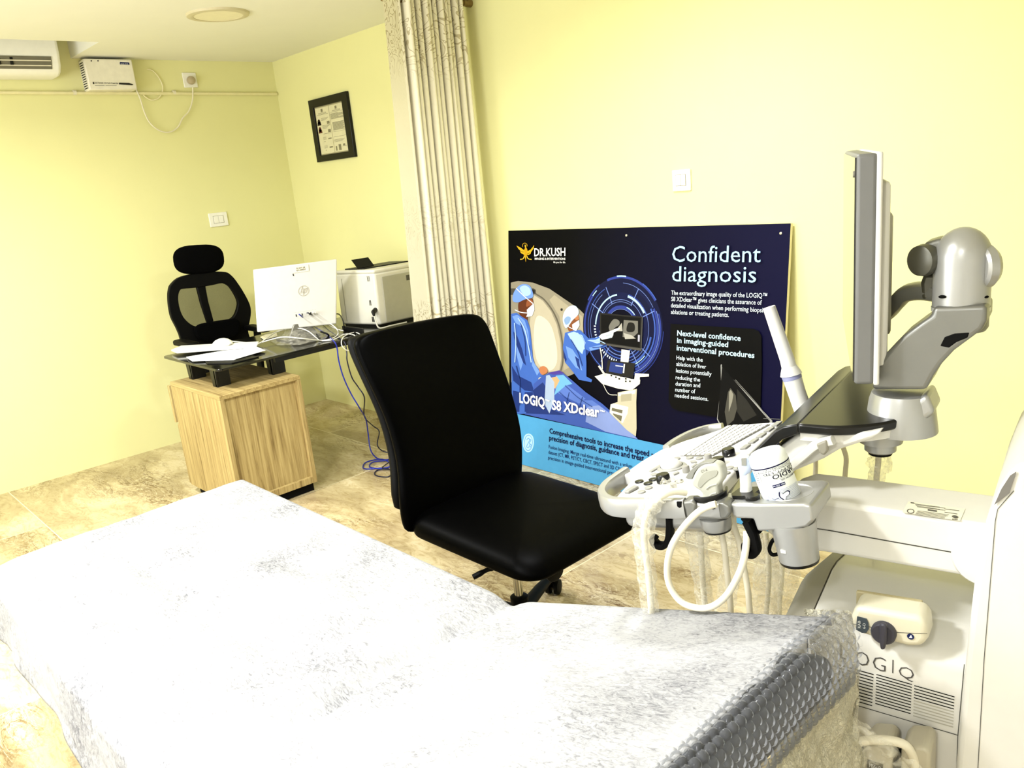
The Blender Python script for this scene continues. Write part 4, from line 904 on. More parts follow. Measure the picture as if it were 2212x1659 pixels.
# seat cushion: stacked rounded outlines
def seat_ring(z, ins, dz_front=0.0):
    P = []
    cxs = ((3.850, -1.600), (3.295, -1.585), (3.300, -1.075), (3.855, -1.115))
    x0, x1, y0, y1 = 3.262+ins, 3.855-ins, -1.605+ins, -1.060-ins
    r = 0.085
    for p in rrect(x0, x1, y0, y1, z, max(0.03, r-ins*0.5), 7):
        fx = max(0, (p.x-3.62)/0.24)
        P.append(p+V((0, 0, -0.026*fx*fx*(1 if z > 0.43 else 0.35))))
    return P
put('seat', G().loft([seat_ring(0.408, 0.05), seat_ring(0.413, 0.012), seat_ring(0.425, 0.0), seat_ring(0.452, 0.0), seat_ring(0.474, 0.018), seat_ring(0.487, 0.055), seat_ring(0.492, 0.12), seat_ring(0.490, 0.2)]), M_LEA, t, sub=2)
put('seat_pan', G().loft([rrect(3.38, 3.77, -1.52, -1.13, 0.380, 0.08), rrect(3.34, 3.81, -1.56, -1.11, 0.398, 0.09), rrect(3.34, 3.81, -1.56, -1.11, 0.410, 0.09)]), M_BLK, t)
put('tilt_mechanism', G().box((3.42, -1.42, 0.335), (3.67, -1.27, 0.384)), M_BLK, t, bevel=0.012)
put('tension_knob', G().lathe((3.735, -1.42, 0.362), (1, -0.15, -0.1), [(0.02, 0), (0.031, 0.004), (0.031, 0.035), (0.022, 0.042)], 18), M_BLK, t)
put('height_lever', G().tube(cr([V((3.46, -1.38, 0.36)), ZP(1075, 1219, 0.35), ZP(1050, 1232, 0.335), ZP(1022, 1247, 0.32)], 5), [0.006, 0.007, 0.009], 8), M_BLK, t)
put('back_bar', G().band(cr([V((3.50, -1.325, 0.335)), V((3.30, -1.325, 0.335)), V((3.235, -1.325, 0.38)), V((3.225, -1.325, 0.56))], 6), (0, 1, 0), 0.075, 0.014), M_BLK, t)
put('gas_lift', G().lathe((SC.x, SC.y, 0.15), (0, 0, 1), [(0.015, 0), (0.015, 0.19)], 20), M_CHR, t)
put('lift_sleeve', G().lathe((SC.x, SC.y, 0.09), (0, 0, 1), [(0.027, 0), (0.027, 0.05), (0.030, 0.055), (0.030, 0.070), (0.018, 0.075)], 20), M_BLK, t)
star_base(t, (SC.x, SC.y), 0.31, M_BLK, 42)

# ================================================================== EXAMINATION BED
BX0, BXK, BX1 = 2.755, 4.105, 4.862      # foot, hinge, head
BYF, BYN = -1.895, -2.645              # far and near edge
ZB, ZH = 0.60, 0.834
def bed_top(x):
    if x < BXK-0.05: z = ZB
    elif x > BXK+0.05: z = ZB+(x-BXK)*(ZH-ZB)/(BX1-BXK)
    else:
        q = (x-(BXK-0.05))/0.10; z = ZB+q*q*0.05*(ZH-ZB)/(BX1-BXK)
    return z-0.016*math.exp(-((x-BXK)/0.035)**2)
M_PAD = pm('grey_vinyl', '#505157', 0.4, spec=0.3, var=0.06)
t = thing('examination_bed', ((BX0+BX1)/2, (BYF+BYN)/2, 0), 'examination bed with raised head end, its grey pad still in bubble wrap', 'bed')
def padsec(x0, x1, dn):
    P = [V((x, BYF-0.012, bed_top(x)-0.046)) for x in [x0+(x1-x0)*i/8 for i in range(9)]]
    Q = [V((p.x, p.y, p.z-dn)) for p in P[::-1]]
    return P+Q
put('leg_section_pad', G().prism(padsec(BX0+0.015, BXK-0.012, 0.05), (0, BYN-BYF+0.024, 0)), M_PAD, t, bevel=0.018, seg=3)
put('head_section_pad', G().prism(padsec(BXK+0.012, BX1-0.008, 0.075), (0, BYN-BYF+0.024, 0)), M_PAD, t, bevel=0.03, seg=4)
M_BFR = pm('white_bed_frame', '#d6d3c6', 0.4)
put('bed_frame', G().box((BX0+0.08, BYN+0.06, 0.43), (4.62, BYF-0.06, 0.50)), M_BFR, t, bevel=0.006)
for x in (BX0+0.14, 4.52):
    for y in (BYN+0.10, BYF-0.10):
        put('leg', G().box((x-0.022, y-0.022, 0.0), (x+0.022, y+0.022, 0.43)), M_BFR, t, bevel=0.004)
for y in (BYN+0.10, BYF-0.10):
    put('stretcher', G().box((BX0+0.162, y-0.012, 0.16), (4.498, y+0.012, 0.19)), M_BFR, t)
g = G()
for y in (BYN+0.2, BYF-0.2): g.tube([V((4.45, y, 0.50)), V((4.56, y, bed_top(4.56)-0.10))], 0.014, 10)
g.tube([V((4.56, BYN+0.2, bed_top(4.56)-0.106)), V((4.56, BYF-0.2, bed_top(4.56)-0.106))], 0.012, 10)
put('head_support', g, M_STEEL, t)
# bubble wrap round the head end and along the near side
def bubble_mat(name, amt, col):
    m = film(name, col, amt, 0.10, 0.25, 30); return m
def wrapf(prof, y0, y1, cell, hgt, nu, nv):
    """sheet following prof (list of points in x,z) swept in y, with hexagonal bubbles"""
    L_ = [0]
    for i in range(1, len(prof)): L_.append(L_[-1]+(prof[i]-prof[i-1]).length)
    def f(u, v):
        s = u*L_[-1]; i = 1
        while i < len(prof)-1 and L_[i] < s: i += 1
        q = (s-L_[i-1])/(L_[i]-L_[i-1]); p = prof[i-1].lerp(prof[i], q); d = (prof[i]-prof[i-1]).normalized()
        i2 = min(i+1, len(prof)-1); d2 = (prof[i2]-prof[i2-1]).normalized(); d = d.lerp(d2, q).normalized() if (d+d2).length > 0 else d
        nrm = V((-d.z, 0, d.x));
        y = y0+(y1-y0)*v
        row = round(s/(cell*0.866)); cc = row*cell*0.866; off = 0.5*cell if row % 2 else 0.0
        cy = round((y-off)/cell)*cell+off
        r = math.hypot(s-cc, y-cy)/(cell*0.47)
        b = hgt*math.sqrt(max(0, 1-r*r)) if r < 1 else 0.0
        wob = 0.004*mn.noise(V((s*9, y*9, 1.7)))
        return V((p.x, y, p.z))+nrm*(b+wob)
    return f
def bubble_wrap_mat():
    m = bpy.data.materials.new('bubble_film'); m.use_nodes = True; nt = m.node_tree; b = nt.nodes['Principled BSDF']
    b.inputs['Base Color'].default_value = lin('#b9bcc2'); b.inputs['Roughness'].default_value = 0.07; b.inputs['Specular IOR Level'].default_value = 0.8
    t_ = nd(nt, 'ShaderNodeBsdfTransparent'); mx = nd(nt, 'ShaderNodeMixShader'); fr = nd(nt, 'ShaderNodeLayerWeight'); fr.inputs['Blend'].default_value = 0.35
    mr = nd(nt, 'ShaderNodeMapRange'); mr.inputs[3].default_value = 0.10; mr.inputs[4].default_value = 0.75; nt.links.new(fr.outputs['Fresnel'], mr.inputs[0])
    nt.links.new(mr.outputs[0], mx.inputs['Fac']); nt.links.new(t_.outputs[0], mx.inputs[1]); nt.links.new(b.outputs[0], mx.inputs[2]); nt.links.new(mx.outputs[0], nt.nodes['Material Output'].inputs['Surface'])
    return m
hd = [V((BX1-0.045, 0, bed_top(BX1-0.045)-0.000)), V((BX1-0.02, 0, bed_top(BX1-0.02)+0.004)), V((BX1-0.002, 0, ZH-0.006)), V((BX1+0.008, 0, ZH-0.030)), V((BX1+0.011, 0, ZH-0.06)), V((BX1+0.007, 0, ZH-0.095)), V((BX1-0.006, 0, ZH-0.125))]
hd = cr(hd, 4)
bw_ = put('bubble_wrap', G().grid(wrapf(hd, BYF+0.012, BYN-0.01, 0.0165, 0.0062, 96, 480), 96, 480), bubble_wrap_mat(), t)
bw_['label'] = 'clear bubble wrap over the grey head end of the bed'
random.seed(5)
def hang(u, v):
    # loose pale wrap hanging below the head end, flaring towards the far corner
    y = BYF+0.035+(BYN-BYF-0.03)*v
    z = ZH-0.105-0.34*u
    x = BX1-0.006+0.016*math.sin(u*2.2)*(1.0-0.5*v)+0.016*mn.noise(V((u*5, v*12, 0.3)))+0.008*mn.noise(V((u*14, v*40, 5.3)))
    return V((x, y, z))
def pale_wrap():
    m = film('pale_bubble_sheet', '#d9d3b8', 1.6, 0.35, 1.0, 190); return m
hw_ = put('hanging_wrap', G().grid(hang, 60, 160), pale_wrap(), t); hw_['label'] = 'pale loose bubble wrap hanging from the head end'
def corner_wrap(u, v):
    x = BX1-0.002-0.075*v; y = BYF+0.012+0.03*math.sin(u*3.0)+0.006*mn.noise(V((u*20, v*20, 2))); z = (bed_top(min(x, BX1))+0.006-0.03*v*0) - 0.30*u
    return V((x, y, z))
put('corner_wrap', G().grid(corner_wrap, 40, 24), pale_wrap(), t)
def side_wrap(u, v):
    x = BX0+0.02+(BXK-BX0)*v; z = 0.50-0.115*u
    return V((x, BYN-0.006-0.010*u+0.004*mn.noise(V((u*9, v*60, 4))), z))
put('side_wrap', G().grid(side_wrap, 20, 160), film('side_bubble_film', '#d8cfae', 0.55, 0.12, 1.0, 150), t)
def sheet_mat():
    m = bpy.data.materials.new('nonwoven_sheet'); m.use_nodes = True; nt = m.node_tree; L = nt.links.new
    b = nt.nodes['Principled BSDF']; b.inputs['Roughness'].default_value = 0.8; b.inputs['Specular IOR Level'].default_value = 0.15
    g = nd(nt, 'ShaderNodeNewGeometry')
    mp = nd(nt, 'ShaderNodeMapping'); mp.inputs['Rotation'].default_value = (0, 0, math.radians(35)); mp.inputs['Scale'].default_value = (1.0, 2.4, 1.0); L(g.outputs['Position'], mp.inputs['Vector'])
    n = nd(nt, 'ShaderNodeTexNoise'); n.inputs['Scale'].default_value = 62; n.inputs['Detail'].default_value = 7; n.inputs['Roughness'].default_value = 0.72; n.inputs['Distortion'].default_value = 1.2; L(mp.outputs[0], n.inputs['Vector'])
    n2 = nd(nt, 'ShaderNodeTexNoise'); n2.inputs['Scale'].default_value = 5.0; n2.inputs['Detail'].default_value = 4; L(g.outputs['Position'], n2.inputs['Vector'])
    r2 = nd(nt, 'ShaderNodeMapRange'); r2.inputs[1].default_value = 0.35; r2.inputs[2].default_value = 0.70; r2.inputs[3].default_value = -0.10; r2.inputs[4].default_value = 0.10; L(n2.outputs['Fac'], r2.inputs[0])
    ad = nd(nt, 'ShaderNodeMath', operation='ADD'); L(n.outputs['Fac'], ad.inputs[0]); L(r2.outputs[0], ad.inputs[1])
    r = nd(nt, 'ShaderNodeValToRGB'); e = r.color_ramp.elements
    e[0].position = 0.42; e[0].color = (0.36, 0.36, 0.36, 1); e[1].position = 0.74; e[1].color = (0.10, 0.10, 0.11, 1)
    x = e.new(0.54); x.color = (0.29, 0.29, 0.295, 1)
    L(ad.outputs[0], r.inputs['Fac']); L(r.outputs['Color'], b.inputs['Base Color'])
    bp = nd(nt, 'ShaderNodeBump'); bp.inputs['Strength'].default_value = 0.25; bp.inputs['Distance'].default_value = 0.002; L(n.outputs['Fac'], bp.inputs['Height']); L(bp.outputs['Normal'], b.inputs['Normal'])
    return m
def fold(x, y):
    h = 0.0
    for (ax_, ay, bx, by, w_, a_) in ((2.98, -2.36, 3.55, -2.36, 0.045, -0.014), (3.50, -2.37, 3.98, -2.30, 0.05, -0.014), (3.3, -2.22, 3.9, -2.12, 0.04, 0.008), (4.10, -1.95, 4.06, -2.65, 0.05, -0.012), (3.98, -2.2, 3.80, -2.6, 0.06, -0.012), (4.14, -1.9, 4.2, -2.6, 0.04, 0.010), (3.2, -2.62, 3.9, -2.5, 0.05, 0.008), (4.3, -2.1, 4.75, -2.3, 0.06, 0.006)):
        d = V((bx-ax_, by-ay)); L2 = d.length_squared; q = max(0, min(1, ((x-ax_)*d.x+(y-ay)*d.y)/L2)); dd = math.hypot(x-ax_-d.x*q, y-ay-d.y*q)
        h += 1.6*a_*math.exp(-(dd/w_)**2)*math.sin(math.pi*min(1, max(0, q)))
    return h+0.0045*mn.noise(V((x*6, y*6, 0)))+0.002*mn.noise(V((x*19, y*19, 3)))
ROLL_R = 0.035
def sheet(u, v):
    x = BX0-0.012+(BX1-0.03-(BX0-0.012))*u
    W_ = BYF-BYN
    skirtF, skirtN = 0.050, 0.125+0.12*max(0, (u-0.62)/0.38)+0.008*math.sin(u*17)
    skirtF *= 1-0.85*min(1, max(0, (u-0.90)/0.06))
    tot = skirtF+W_+skirtN+2*0.02
    s = v*tot
    zt = bed_top(min(x, BX1))
    if s < skirtF:
        q = 1-s/skirtF; y = BYF+0.006+0.004*q; z = zt-0.012-skirtF*q
    elif s < skirtF+0.02:
        q = (s-skirtF)/0.02; a = q*math.pi/2; y = BYF+0.006-0.016*(1-math.cos(a)); z = zt-0.012+0.014*math.sin(a)
    elif s < skirtF+0.02+W_:
        q = (s-skirtF-0.02)/W_; y = BYF-0.010-(W_-0.005)*q; z = zt+0.002
        e = min(1, q*8, (1-q)*8)
        z += fold(x, y)*max(0, e)
        z -= 0.018*max(0, (q-0.86)/0.14)**2
    elif s < skirtF+0.04+W_:
        q = (s-skirtF-0.02-W_)/0.02; a = q*math.pi/2; y = BYN-0.005-0.018*math.sin(a); z = zt-0.016-0.018*(1-math.cos(a))
    else:
        q = (s-skirtF-0.04-W_)/skirtN; wv = 0.006*(1+math.sin(u*31+1))+0.012*abs(mn.noise(V((u*16, q*1.5, 8))))
        y = BYN-0.023-wv*q-0.01*q; z = zt-0.034-skirtN*q
    # turned-down foot end
    fx = (u-0.0)/0.018
    if fx < 1: z -= 0.10*(1-max(0, fx))**2; 
    # ragged head edge
    if u > 0.97: x += 0.012*mn.noise(V((y*18, 0, 0)))*((u-0.97)/0.03)
    return V((x, y, z))
sh = put('bed_sheet', G().grid(sheet, 260, 140), sheet_mat(), loc=((BX0+BX1)/2, (BYF+BYN)/2, 0.5), solid=0.0008, ang=180)
tag(sh, 'white nonwoven paper sheet spread over the examination bed in the foreground', 'sheet')

# ================================================================== ULTRASOUND MACHINE on the right
THM = math.radians(191.0)
MF = V((math.cos(THM), math.sin(THM), 0)); MS = V((-math.sin(THM), math.cos(THM), 0)); MO = V((4.89079, -1.76214, 0)); MZ = V((0, 0, 1))
def SP(x, y, s=0.0): return cut(x, y, MO+MS*s, MS)
def AZ(a, s, z): return MO+MF*a+MS*s+V((0, 0, z))
def aof(p): return (p-MO).dot(MF)
SL = 0.15
EF = (MF-MZ*SL).normalized(); EN = (MF*SL+MZ).normalized(); CO = AZ(0.49, 0, 0.93)
def CP(x, y, n=0.0): return cut(x, y, CO+EN*n, EN)
def CS(q, s, n=0.0): return CO+EF*q+MS*s+EN*n
M_MW = pm('machine_white', '#d8d6ce', 0.42, var=0.015, bump=0.04, bscale=900)
M_MG = pm('machine_warm_grey', '#8d897b', 0.5, var=0.02)
M_SIL = pm('silver_paint', '#a9a9a6', 0.32, metal=0.55, var=0.02)
M_SILD = pm('dark_silver_paint', '#7d7d78', 0.38, metal=0.6, var=0.02)
M_PANEL = pm('console_white', '#cfceca', 0.4, var=0.01)
M_PBLK = pm('satin_black_panel', '#080807', 0.30, spec=0.4, var=0.1)
M_LINE = pm('panel_gap', '#4a4943', 0.8, spec=0.1)
M_LET = pm('grey_lettering', '#4c4a48', 0.5)
M_PROBE = pm('probe_white', '#e6e5df', 0.4, var=0.01)
M_CBL = pm('probe_cable_cream', '#e6dfc8', 0.4, var=0.01)
t = thing('ultrasound_machine', AZ(0.0, -0.16, 0), 'white and silver ultrasound machine on the right with console, monitor and arm', 'ultrasound machine')
# --- lower body: section (s, z) swept along the machine
sec = [(-0.012, 0.16), (0.0, 0.18), (0.0, 0.705), (-0.008, 0.722), (-0.022, 0.731), (-0.155, 0.757), (-0.19, 0.756), (-0.30, 0.733), (-0.325, 0.70), (-0.325, 0.16)]
AB0, AB1 = -0.10, 0.150
def bsec(a, f=1.0, dz=0.0): return [AZ(a, -0.16+(s+0.16)*f, z+dz*(1 if z > 0.5 else 0)) for s, z in sec]
put('body', G().loft([bsec(AB0), bsec(AB1)]), M_MW, t, bevel=0.004)
put('front_bumper', G().loft([bsec(AB1+0.001), bsec(0.175, 1.0, -0.006), bsec(0.205, 0.97, -0.04), bsec(0.222, 0.9, -0.10)]), M_MG, t)
put('wheel_base', G().prism([AZ(a, s, 0.075) for a, s in ((0.24, 0.02), (0.24, -0.34), (-0.36, -0.34), (-0.36, 0.02))], (0, 0, 0.09)), M_MG, t, bevel=0.02)
for a, s in ((0.20, 0.0), (0.20, -0.32), (-0.32, 0.0), (-0.32, -0.32)):
    put('castor', G().lathe(AZ(a, s-0.018, 0.05), MS, [(0.03, 0), (0.05, 0.004), (0.05, 0.032), (0.03, 0.036)], 24), M_BLK, t)
OFFS = MS*0.0008
def NP(x, y, n=0.0008): return SP(x, y, n)
g = G()
def thinline(g, a, b_, w_, n=0.0008, f=NP):
    d = V((b_[0]-a[0], b_[1]-a[1])).normalized(); nx, ny = -d.y*w_/2, d.x*w_/2
    g.ngon([f(a[0]+nx, a[1]+ny, n), f(b_[0]+nx, b_[1]+ny, n), f(b_[0]-nx, b_[1]-ny, n), f(a[0]-nx, a[1]-ny, n)])
thinline(g, (1770, 1500), (2068, 1588), 1.6); thinline(g, (2083, 1435), (2069, 1590), 1.8); thinline(g, (2069, 1588), (2064, 1720), 1.6)
put('panel_seam', g, M_LINE, t, smooth=False)
for k, (x0, x1, y0t, y0b) in enumerate(((1812, 1887, 1436, 1503), (1893, 1970, 1457, 1519.5), (1975, 2062, 1481, 1546))):
    h0 = 1481+(1543-1481)
    g = G(); g2 = G()
    n = 11
    for i in range(n):
        ya = y0t+(y0b-y0t)*i/(n-1); sl_ = 0.282
        yb = ya+(x1-x0)*(sl_+0.004*i/10)
        if k == 2 and i > 4: thinline(g2, (x0-i*0.25, ya), (x1-i*0.3, yb), 2.2)
        else: thinline(g, (x0-i*0.25, ya), (x1-i*0.3, yb), 1.9)
    o = put('vent_grille', g, M_DARK, t, smooth=False)
    if k == 2: put('vent_ribs', g2, pm('rib_shade', '#b5b2a5', 0.5), t, smooth=False)
g = G()
def letter(g, ch, xl, yl, xr, yr, h): write(g, ch, NP(xl, yl), NP(xr, yr), MZ, (NP(xl, yl-h)-NP(xl, yl)).z, -0.012)
letter(g, 'L', 1815, 1422, 1830, 1426, 30); letter(g, 'O', 1847.5, 1434, 1877, 1442, 30); letter(g, 'G', 1885, 1445, 1913, 1453, 30); letter(g, 'I', 1927, 1454.5, 1929.5, 1455, 30)
write(g, 'Q', NP(1941, 1461), NP(1974, 1470), MZ, 0.0205, -0.012)
put('side_lettering', g, M_LET, t, smooth=False)
# --- rear column
cs = 0.03
colp = [(2126, 1150), (2129, 1128), (2143, 1092), (2160, 1052), (2180, 1022), (2202, 1005), (2230, 998), (2262, 1010), (2262, 1200), (2245, 1420), (2230, 1659), (2225, 1860), (2056, 1860), (2064, 1659), (2071, 1590), (2085, 1431), (2105, 1250)]
put('column', G().prism([SP(x, y, cs) for x, y in colp], MS*-0.36), M_MW, t, bevel=0.022, seg=4)
rc = [(2262, 1060), (2420, 1060), (2420, 1420), (2330, 1450), (2250, 1440)]
put('rear_cover', G().prism([SP(x, y, 0.0) for x, y in rc], MS*-0.30), M_MW, t, bevel=0.012)
rc = [(2240, 1442), (2330, 1452), (2320, 1860), (2220, 1860)]
put('rear_ribs', G().prism([SP(x, y, 0.012) for x, y in rc], MS*-0.28), M_MG, t, bevel=0.01)
g = G(); w0 = 1.6
for a, b_ in (((2190, 1060), (2155, 1100)), ((2155, 1100), (2150, 1125)), ((2150, 1125), (2126, 1420)), ((2126, 1420), (2110, 1700))): thinline(g, a, b_, w0, cs+0.0008, SP)
put('column_seam', g, M_LINE, t, smooth=False)
put('grip_inset', G().prism([SP(x, y, cs+0.0006) for x, y in ((2148, 1090), (2163, 1056), (2182, 1027), (2196, 1018), (2181, 1064))], MS*0.002), pm('grip_grey', '#6f6c66', 0.6), t)
# --- support arm from the column to the console
sa, sb = -0.06, -0.185
armp = [(1722, 1075), (1780, 1082), (1949, 1107), (2150, 1137), (2130, 1253), (2106, 1250), (1780, 1194), (1735, 1190), (1690, 1178), (1655, 1150), (1650, 1120), (1690, 1085)]
A_ = [SP(x, y, sa) for x, y in armp]
put('support_arm', G().prism(A_, MS*(sb-sa)), M_MW, t, bevel=0.008, seg=3)
g = G(); thinline(g, (1700, 1133), (1789, 1145.5), 2, sa+0.0006, SP); thinline(g, (1789, 1145.5), (2082, 1197.5), 2.4, sa+0.0006, SP); put('arm_seam', g, M_LINE, t, smooth=False)
pv = SP(2130, 1200, sa)
put('arm_pivot', G().lathe(pv, MS, [(0.046, -0.01), (0.046, 0.012), (0.042, 0.018), (0.03, 0.020)], 36), M_MW, t)
ztop = SP(1949, 1107, sa).z
nrm_top = (SP(1949, 1107, sa)-SP(1780, 1082, sa)).cross(MS).normalized()
if nrm_top.z < 0: nrm_top = -nrm_top
def AT(x, y, n=0.0008): return cut(x, y, SP(1949, 1107, sa)+nrm_top*n, nrm_top)
put('rating_label', G().ngon([AT(1962, 1083), AT(2085, 1099), AT(2074, 1125), AT(1949, 1107)]), pm('label_paper', '#e9e4cc', 0.6), t, smooth=False)
g = G()
thinline(g, (1967, 1085.5), (1975, 1086.5), 2, .0014, AT)
for i in range(4): thinline(g, (1975+2*i, 1088+2.2*i), (2030+12*(i % 2), 1095+2.4*i), 0.7, .0014, AT)
for i in range(5): thinline(g, (1982-1.5*i, 1103+2.0*i), (2050-3*i, 1112+2.2*i), 0.7, .0014, AT)
thinline(g, (2004, 1101), (2024, 1104), 3, .0014, AT); thinline(g, (2040, 1099), (2072, 1103), 1, .0014, AT); thinline(g, (2040, 1106), (2068, 1110), 1, .0014, AT)
cc_ = AT(1967, 1104, .0014); e1 = (AT(1975, 1105, .0014)-cc_); e2 = (AT(1966, 1109, .0014)-cc_)
g.ring_prism([cc_+e1*math.cos(a)+e2*math.sin(a) for a in [k*math.pi/10 for k in range(20)]], [cc_+(e1*math.cos(a)+e2*math.sin(a))*0.78 for a in [k*math.pi/10 for k in range(20)]], nrm_top*0.0001)
cc2 = AT(2063, 1116, .0014); g.ngon([cc2+e1*0.85*math.cos(a)+e2*0.55*math.sin(a) for a in [k*math.pi/10 for k in range(20)]])
for i in range(5): thinline(g, (2058+2.4*i, 1120), (2057.5+2.4*i, 1123), 1.2, .0014, AT)
put('label_print', g, M_LET, t, smooth=False)

# --- console: control panel, rim, keyboard, knobs
pan = [(1326, 1079), (1345, 1058), (1364, 1038), (1366, 1030), (1345, 1024.5), (1385, 996), (1426, 972), (1478, 952), (1524, 938), (1581, 919), (1640, 914), (1690, 911), (1625, 975), (1563, 1046), (1556, 1062), (1548, 1084), (1440, 1081)]
PAN = [CP(x, y, 0) for x, y in pan]
put('control_panel', G().prism(PAN, EN*-0.022), M_PANEL, t, bevel=0.003)
put('under_tray', G().loft([[CP(x, y, 0)+EN*-0.023 for x, y in ((1340, 1075), (1372, 1030), (1480, 960), (1640, 925), (1560, 1050), (1550, 1078))],
    [CP(x, y, 0)+EN*-0.055 for x, y in ((1340, 1075), (1372, 1030), (1480, 960), (1640, 925), (1560, 1050), (1550, 1078))],
    [(CP(1480, 1020, 0)*0.25+CP(x, y, 0)*0.75)+EN*-0.075 for x, y in ((1340, 1075), (1372, 1030), (1480, 960), (1640, 925), (1560, 1050), (1550, 1078))]]), M_SIL, t, bevel=0.008)
rim = cr([CP(1482, 1098, -0.012), CP(1420, 1097, -0.012), CP(1345, 1096, -0.012), CP(1315, 1090, -0.012), CP(1303, 1076, -0.012), CP(1312, 1058, -0.012), CP(1335, 1040, -0.010), CP(1356, 1026, -0.008)], 8)
put('handle_rim', G().band(rim, EN, 0.036, 0.018), M_SIL, t)
rim2 = cr([CP(1440, 974, -0.006), CP(1462, 958, -0.008), CP(1495, 941, -0.008), CP(1530, 930, -0.008), CP(1562, 926, -0.006)], 8)
put('far_handle', G().band(rim2, EN, 0.026, 0.016), M_SIL, t)
# keyboard: five rows of small keys on the panel
KA, KB, KC, KD = CP(1482, 984, .0015), CP(1541, 983, .0015), CP(1662, 917, .0015), CP(1584, 919, .0015)
kb = put('keyboard', G().prism([KA+(KA-KC)*0.01, KB+(KB-KD)*0.01, KC+(KC-KA)*0.01, KD+(KD-KB)*0.01], EN*-0.001), pm('key_gap', '#6b6960', 0.6), t)
for r in range(6):
    for c in range(13):
        u0, u1, v0, v1 = r/6+0.018, (r+1)/6-0.018, c/13+0.010, (c+1)/13-0.010
        f = lambda u, v: (KA.lerp(KB, u)).lerp(KD.lerp(KC, u), v)
        put('key', G().prism([f(u0, v0), f(u1, v0), f(u1, v1), f(u0, v1)], EN*0.0022), M_PANEL, kb, smooth=False)
put('key_tray', G().prism([CP(1467, 985, .0008), CP(1478, 985, .0008), CP(1580, 920, .0008), CP(1571, 921, .0008)], EN*0.002), M_PANEL, t, bevel=0.001)
for k in range(5):
    x, y = 1598+17*k, 972-12.5*k
    put('soft_button', G().prism([CP(x, y, 0), CP(x+13, y-1, 0), CP(x+25, y-10, 0), CP(x+12, y-9, 0)], EN*0.0035), pm('pale_button', '#8f8e88', 0.4), t, bevel=0.001)
def knob(x, y, r, h, mat, name='knob', tilt=None, n0=0.0):
    c = CP(x, y, n0)
    return put(name, G().lathe(c, EN, [(r*0.98, 0), (r, h*0.12), (r*0.97, h*0.85), (r*0.86, h*0.97), (r*0.5, h)], 26), mat, t)
for x, y, r, h in ((1434, 1041, 0.0130, 0.016), (1553, 1003, 0.0120, 0.014), (1575, 984, 0.0125, 0.015)):
    k_ = knob(x, y, r, h, M_PBLK); c = CP(x, y, h+0.0004)
    put('pointer', G().obox(c+MS*-0.004, MS*0.005, EF*0.002, EN*0.0004), M_PANEL, k_)
for x, y, r, h in ((1531, 995, 0.0072, 0.013), (1483, 1020, 0.0072, 0.013), (1455, 1058, 0.0072, 0.012)): knob(x, y, r, h, pm('pale_knob', '#8d8b84', 0.4), 'paddle')
for x, y in ((1381, 1041.5), (1400, 1045.5), (1411, 1037), (1467, 1041.5)): knob(x, y, 0.0085, 0.003, M_PBLK, 'black_button')
for x, y in ((1462, 992), (1490, 990), (1511, 991), (1401, 1055), (1386, 1064), (1569, 1023), (1592, 1014), (1577, 1012)): knob(x, y, 0.0075, 0.003, pm('pale_button', '#8f8e88', 0.4), 'button')
put('toggle', G().prism([CP(x, y, 0) for x, y in ((1348, 1066), (1371, 1052), (1381, 1055), (1359, 1067))], EN*0.005), pm('pale_button', '#8f8e88', 0.4), t, bevel=0.002)
for q in (((1402, 1020), (1425, 1006), (1431, 1008), (1408, 1021)), ((1405, 1027), (1416, 1023), (1424, 1027), (1409, 1029)), ((1453, 1025), (1465, 1020), (1468, 1023), (1456, 1028)), ((1491, 998), (1503, 997), (1506, 1000), (1493, 1001)), ((1493, 1010), (1504, 1003), (1508, 1005), (1496, 1012))):
    put('trackball_key', G().prism([CP(x, y, 0) for x, y in q], EN*0.003), pm('pale_button', '#8f8e88', 0.4), t, bevel=0.0008)
tb = CP(1451, 1009, 0); put('trackball', G().ball(tb+EN*0.004, 0.021, 0.021, 0.0125, 28, 14), M_PANEL, t)
put('trackball_ring', G().lathe(tb, EN, [(0.022, 0), (0.029, 0.0), (0.028, 0.002), (0.022, 0.003)], 32, cap=False), pm('pale_button', '#8f8e88', 0.4), t)
# touch panel: black wedge rising behind the keyboard, then the flat deck
ss = -0.075; sf = -0.50
w1, w2, w3 = SP(1562, 1050, ss), SP(1690, 925, ss), SP(1724, 916, ss)
slab_ = [SP(x, y, ss) for x, y in ((1559, 1046), (1562, 1053), (1576, 1052), (1640, 992), (1672, 966), (1690, 950), (1724, 938), (1724, 916), (1690, 922), (1672, 932), (1610, 992))]
put('touch_panel', G().prism(slab_, MS*(sf-ss)), M_PBLK, t, bevel=0.003)
zd = w3.z
dk = [ZP(1722, 916, zd), ZP(1800, 921, zd), ZP(1870, 918, zd), ZP(1925, 910, zd), ZP(1952, 900, zd)]
far = [dk[0]+MS*-0.43, AZ(aof(dk[4])+0.075, (dk[4]-MO).dot(MS)-0.30, zd)]
mid = AZ(aof(dk[4])+0.0, (dk[4]-MO).dot(MS)-0.16, zd)
DK = cr(dk, 5)+cr([dk[4], mid, far[1]], 6)[1:]+[far[0]]
put('rear_deck', G().prism(DK, (0, 0, -0.017)), M_PBLK, t, bevel=0.004)
under = [p+(mid+MF*0.10-p)*0.04 for p in DK]; under2 = [p+(mid+MF*0.10-p)*0.35 for p in DK]
put('deck_shell', G().loft([[V((p.x, p.y, zd-0.0175)) for p in under], [V((p.x, p.y, zd-0.032)) for p in under], [V((p.x, p.y, zd-0.055)) for p in under2]]), M_MW, t)
brace = [SP(x, y, ss-0.02) for x, y in ((1640, 1000), (1724, 936), (1905, 934), (1880, 950), (1812, 972), (1778, 992), (1716, 1018), (1660, 1062), (1640, 1060))]
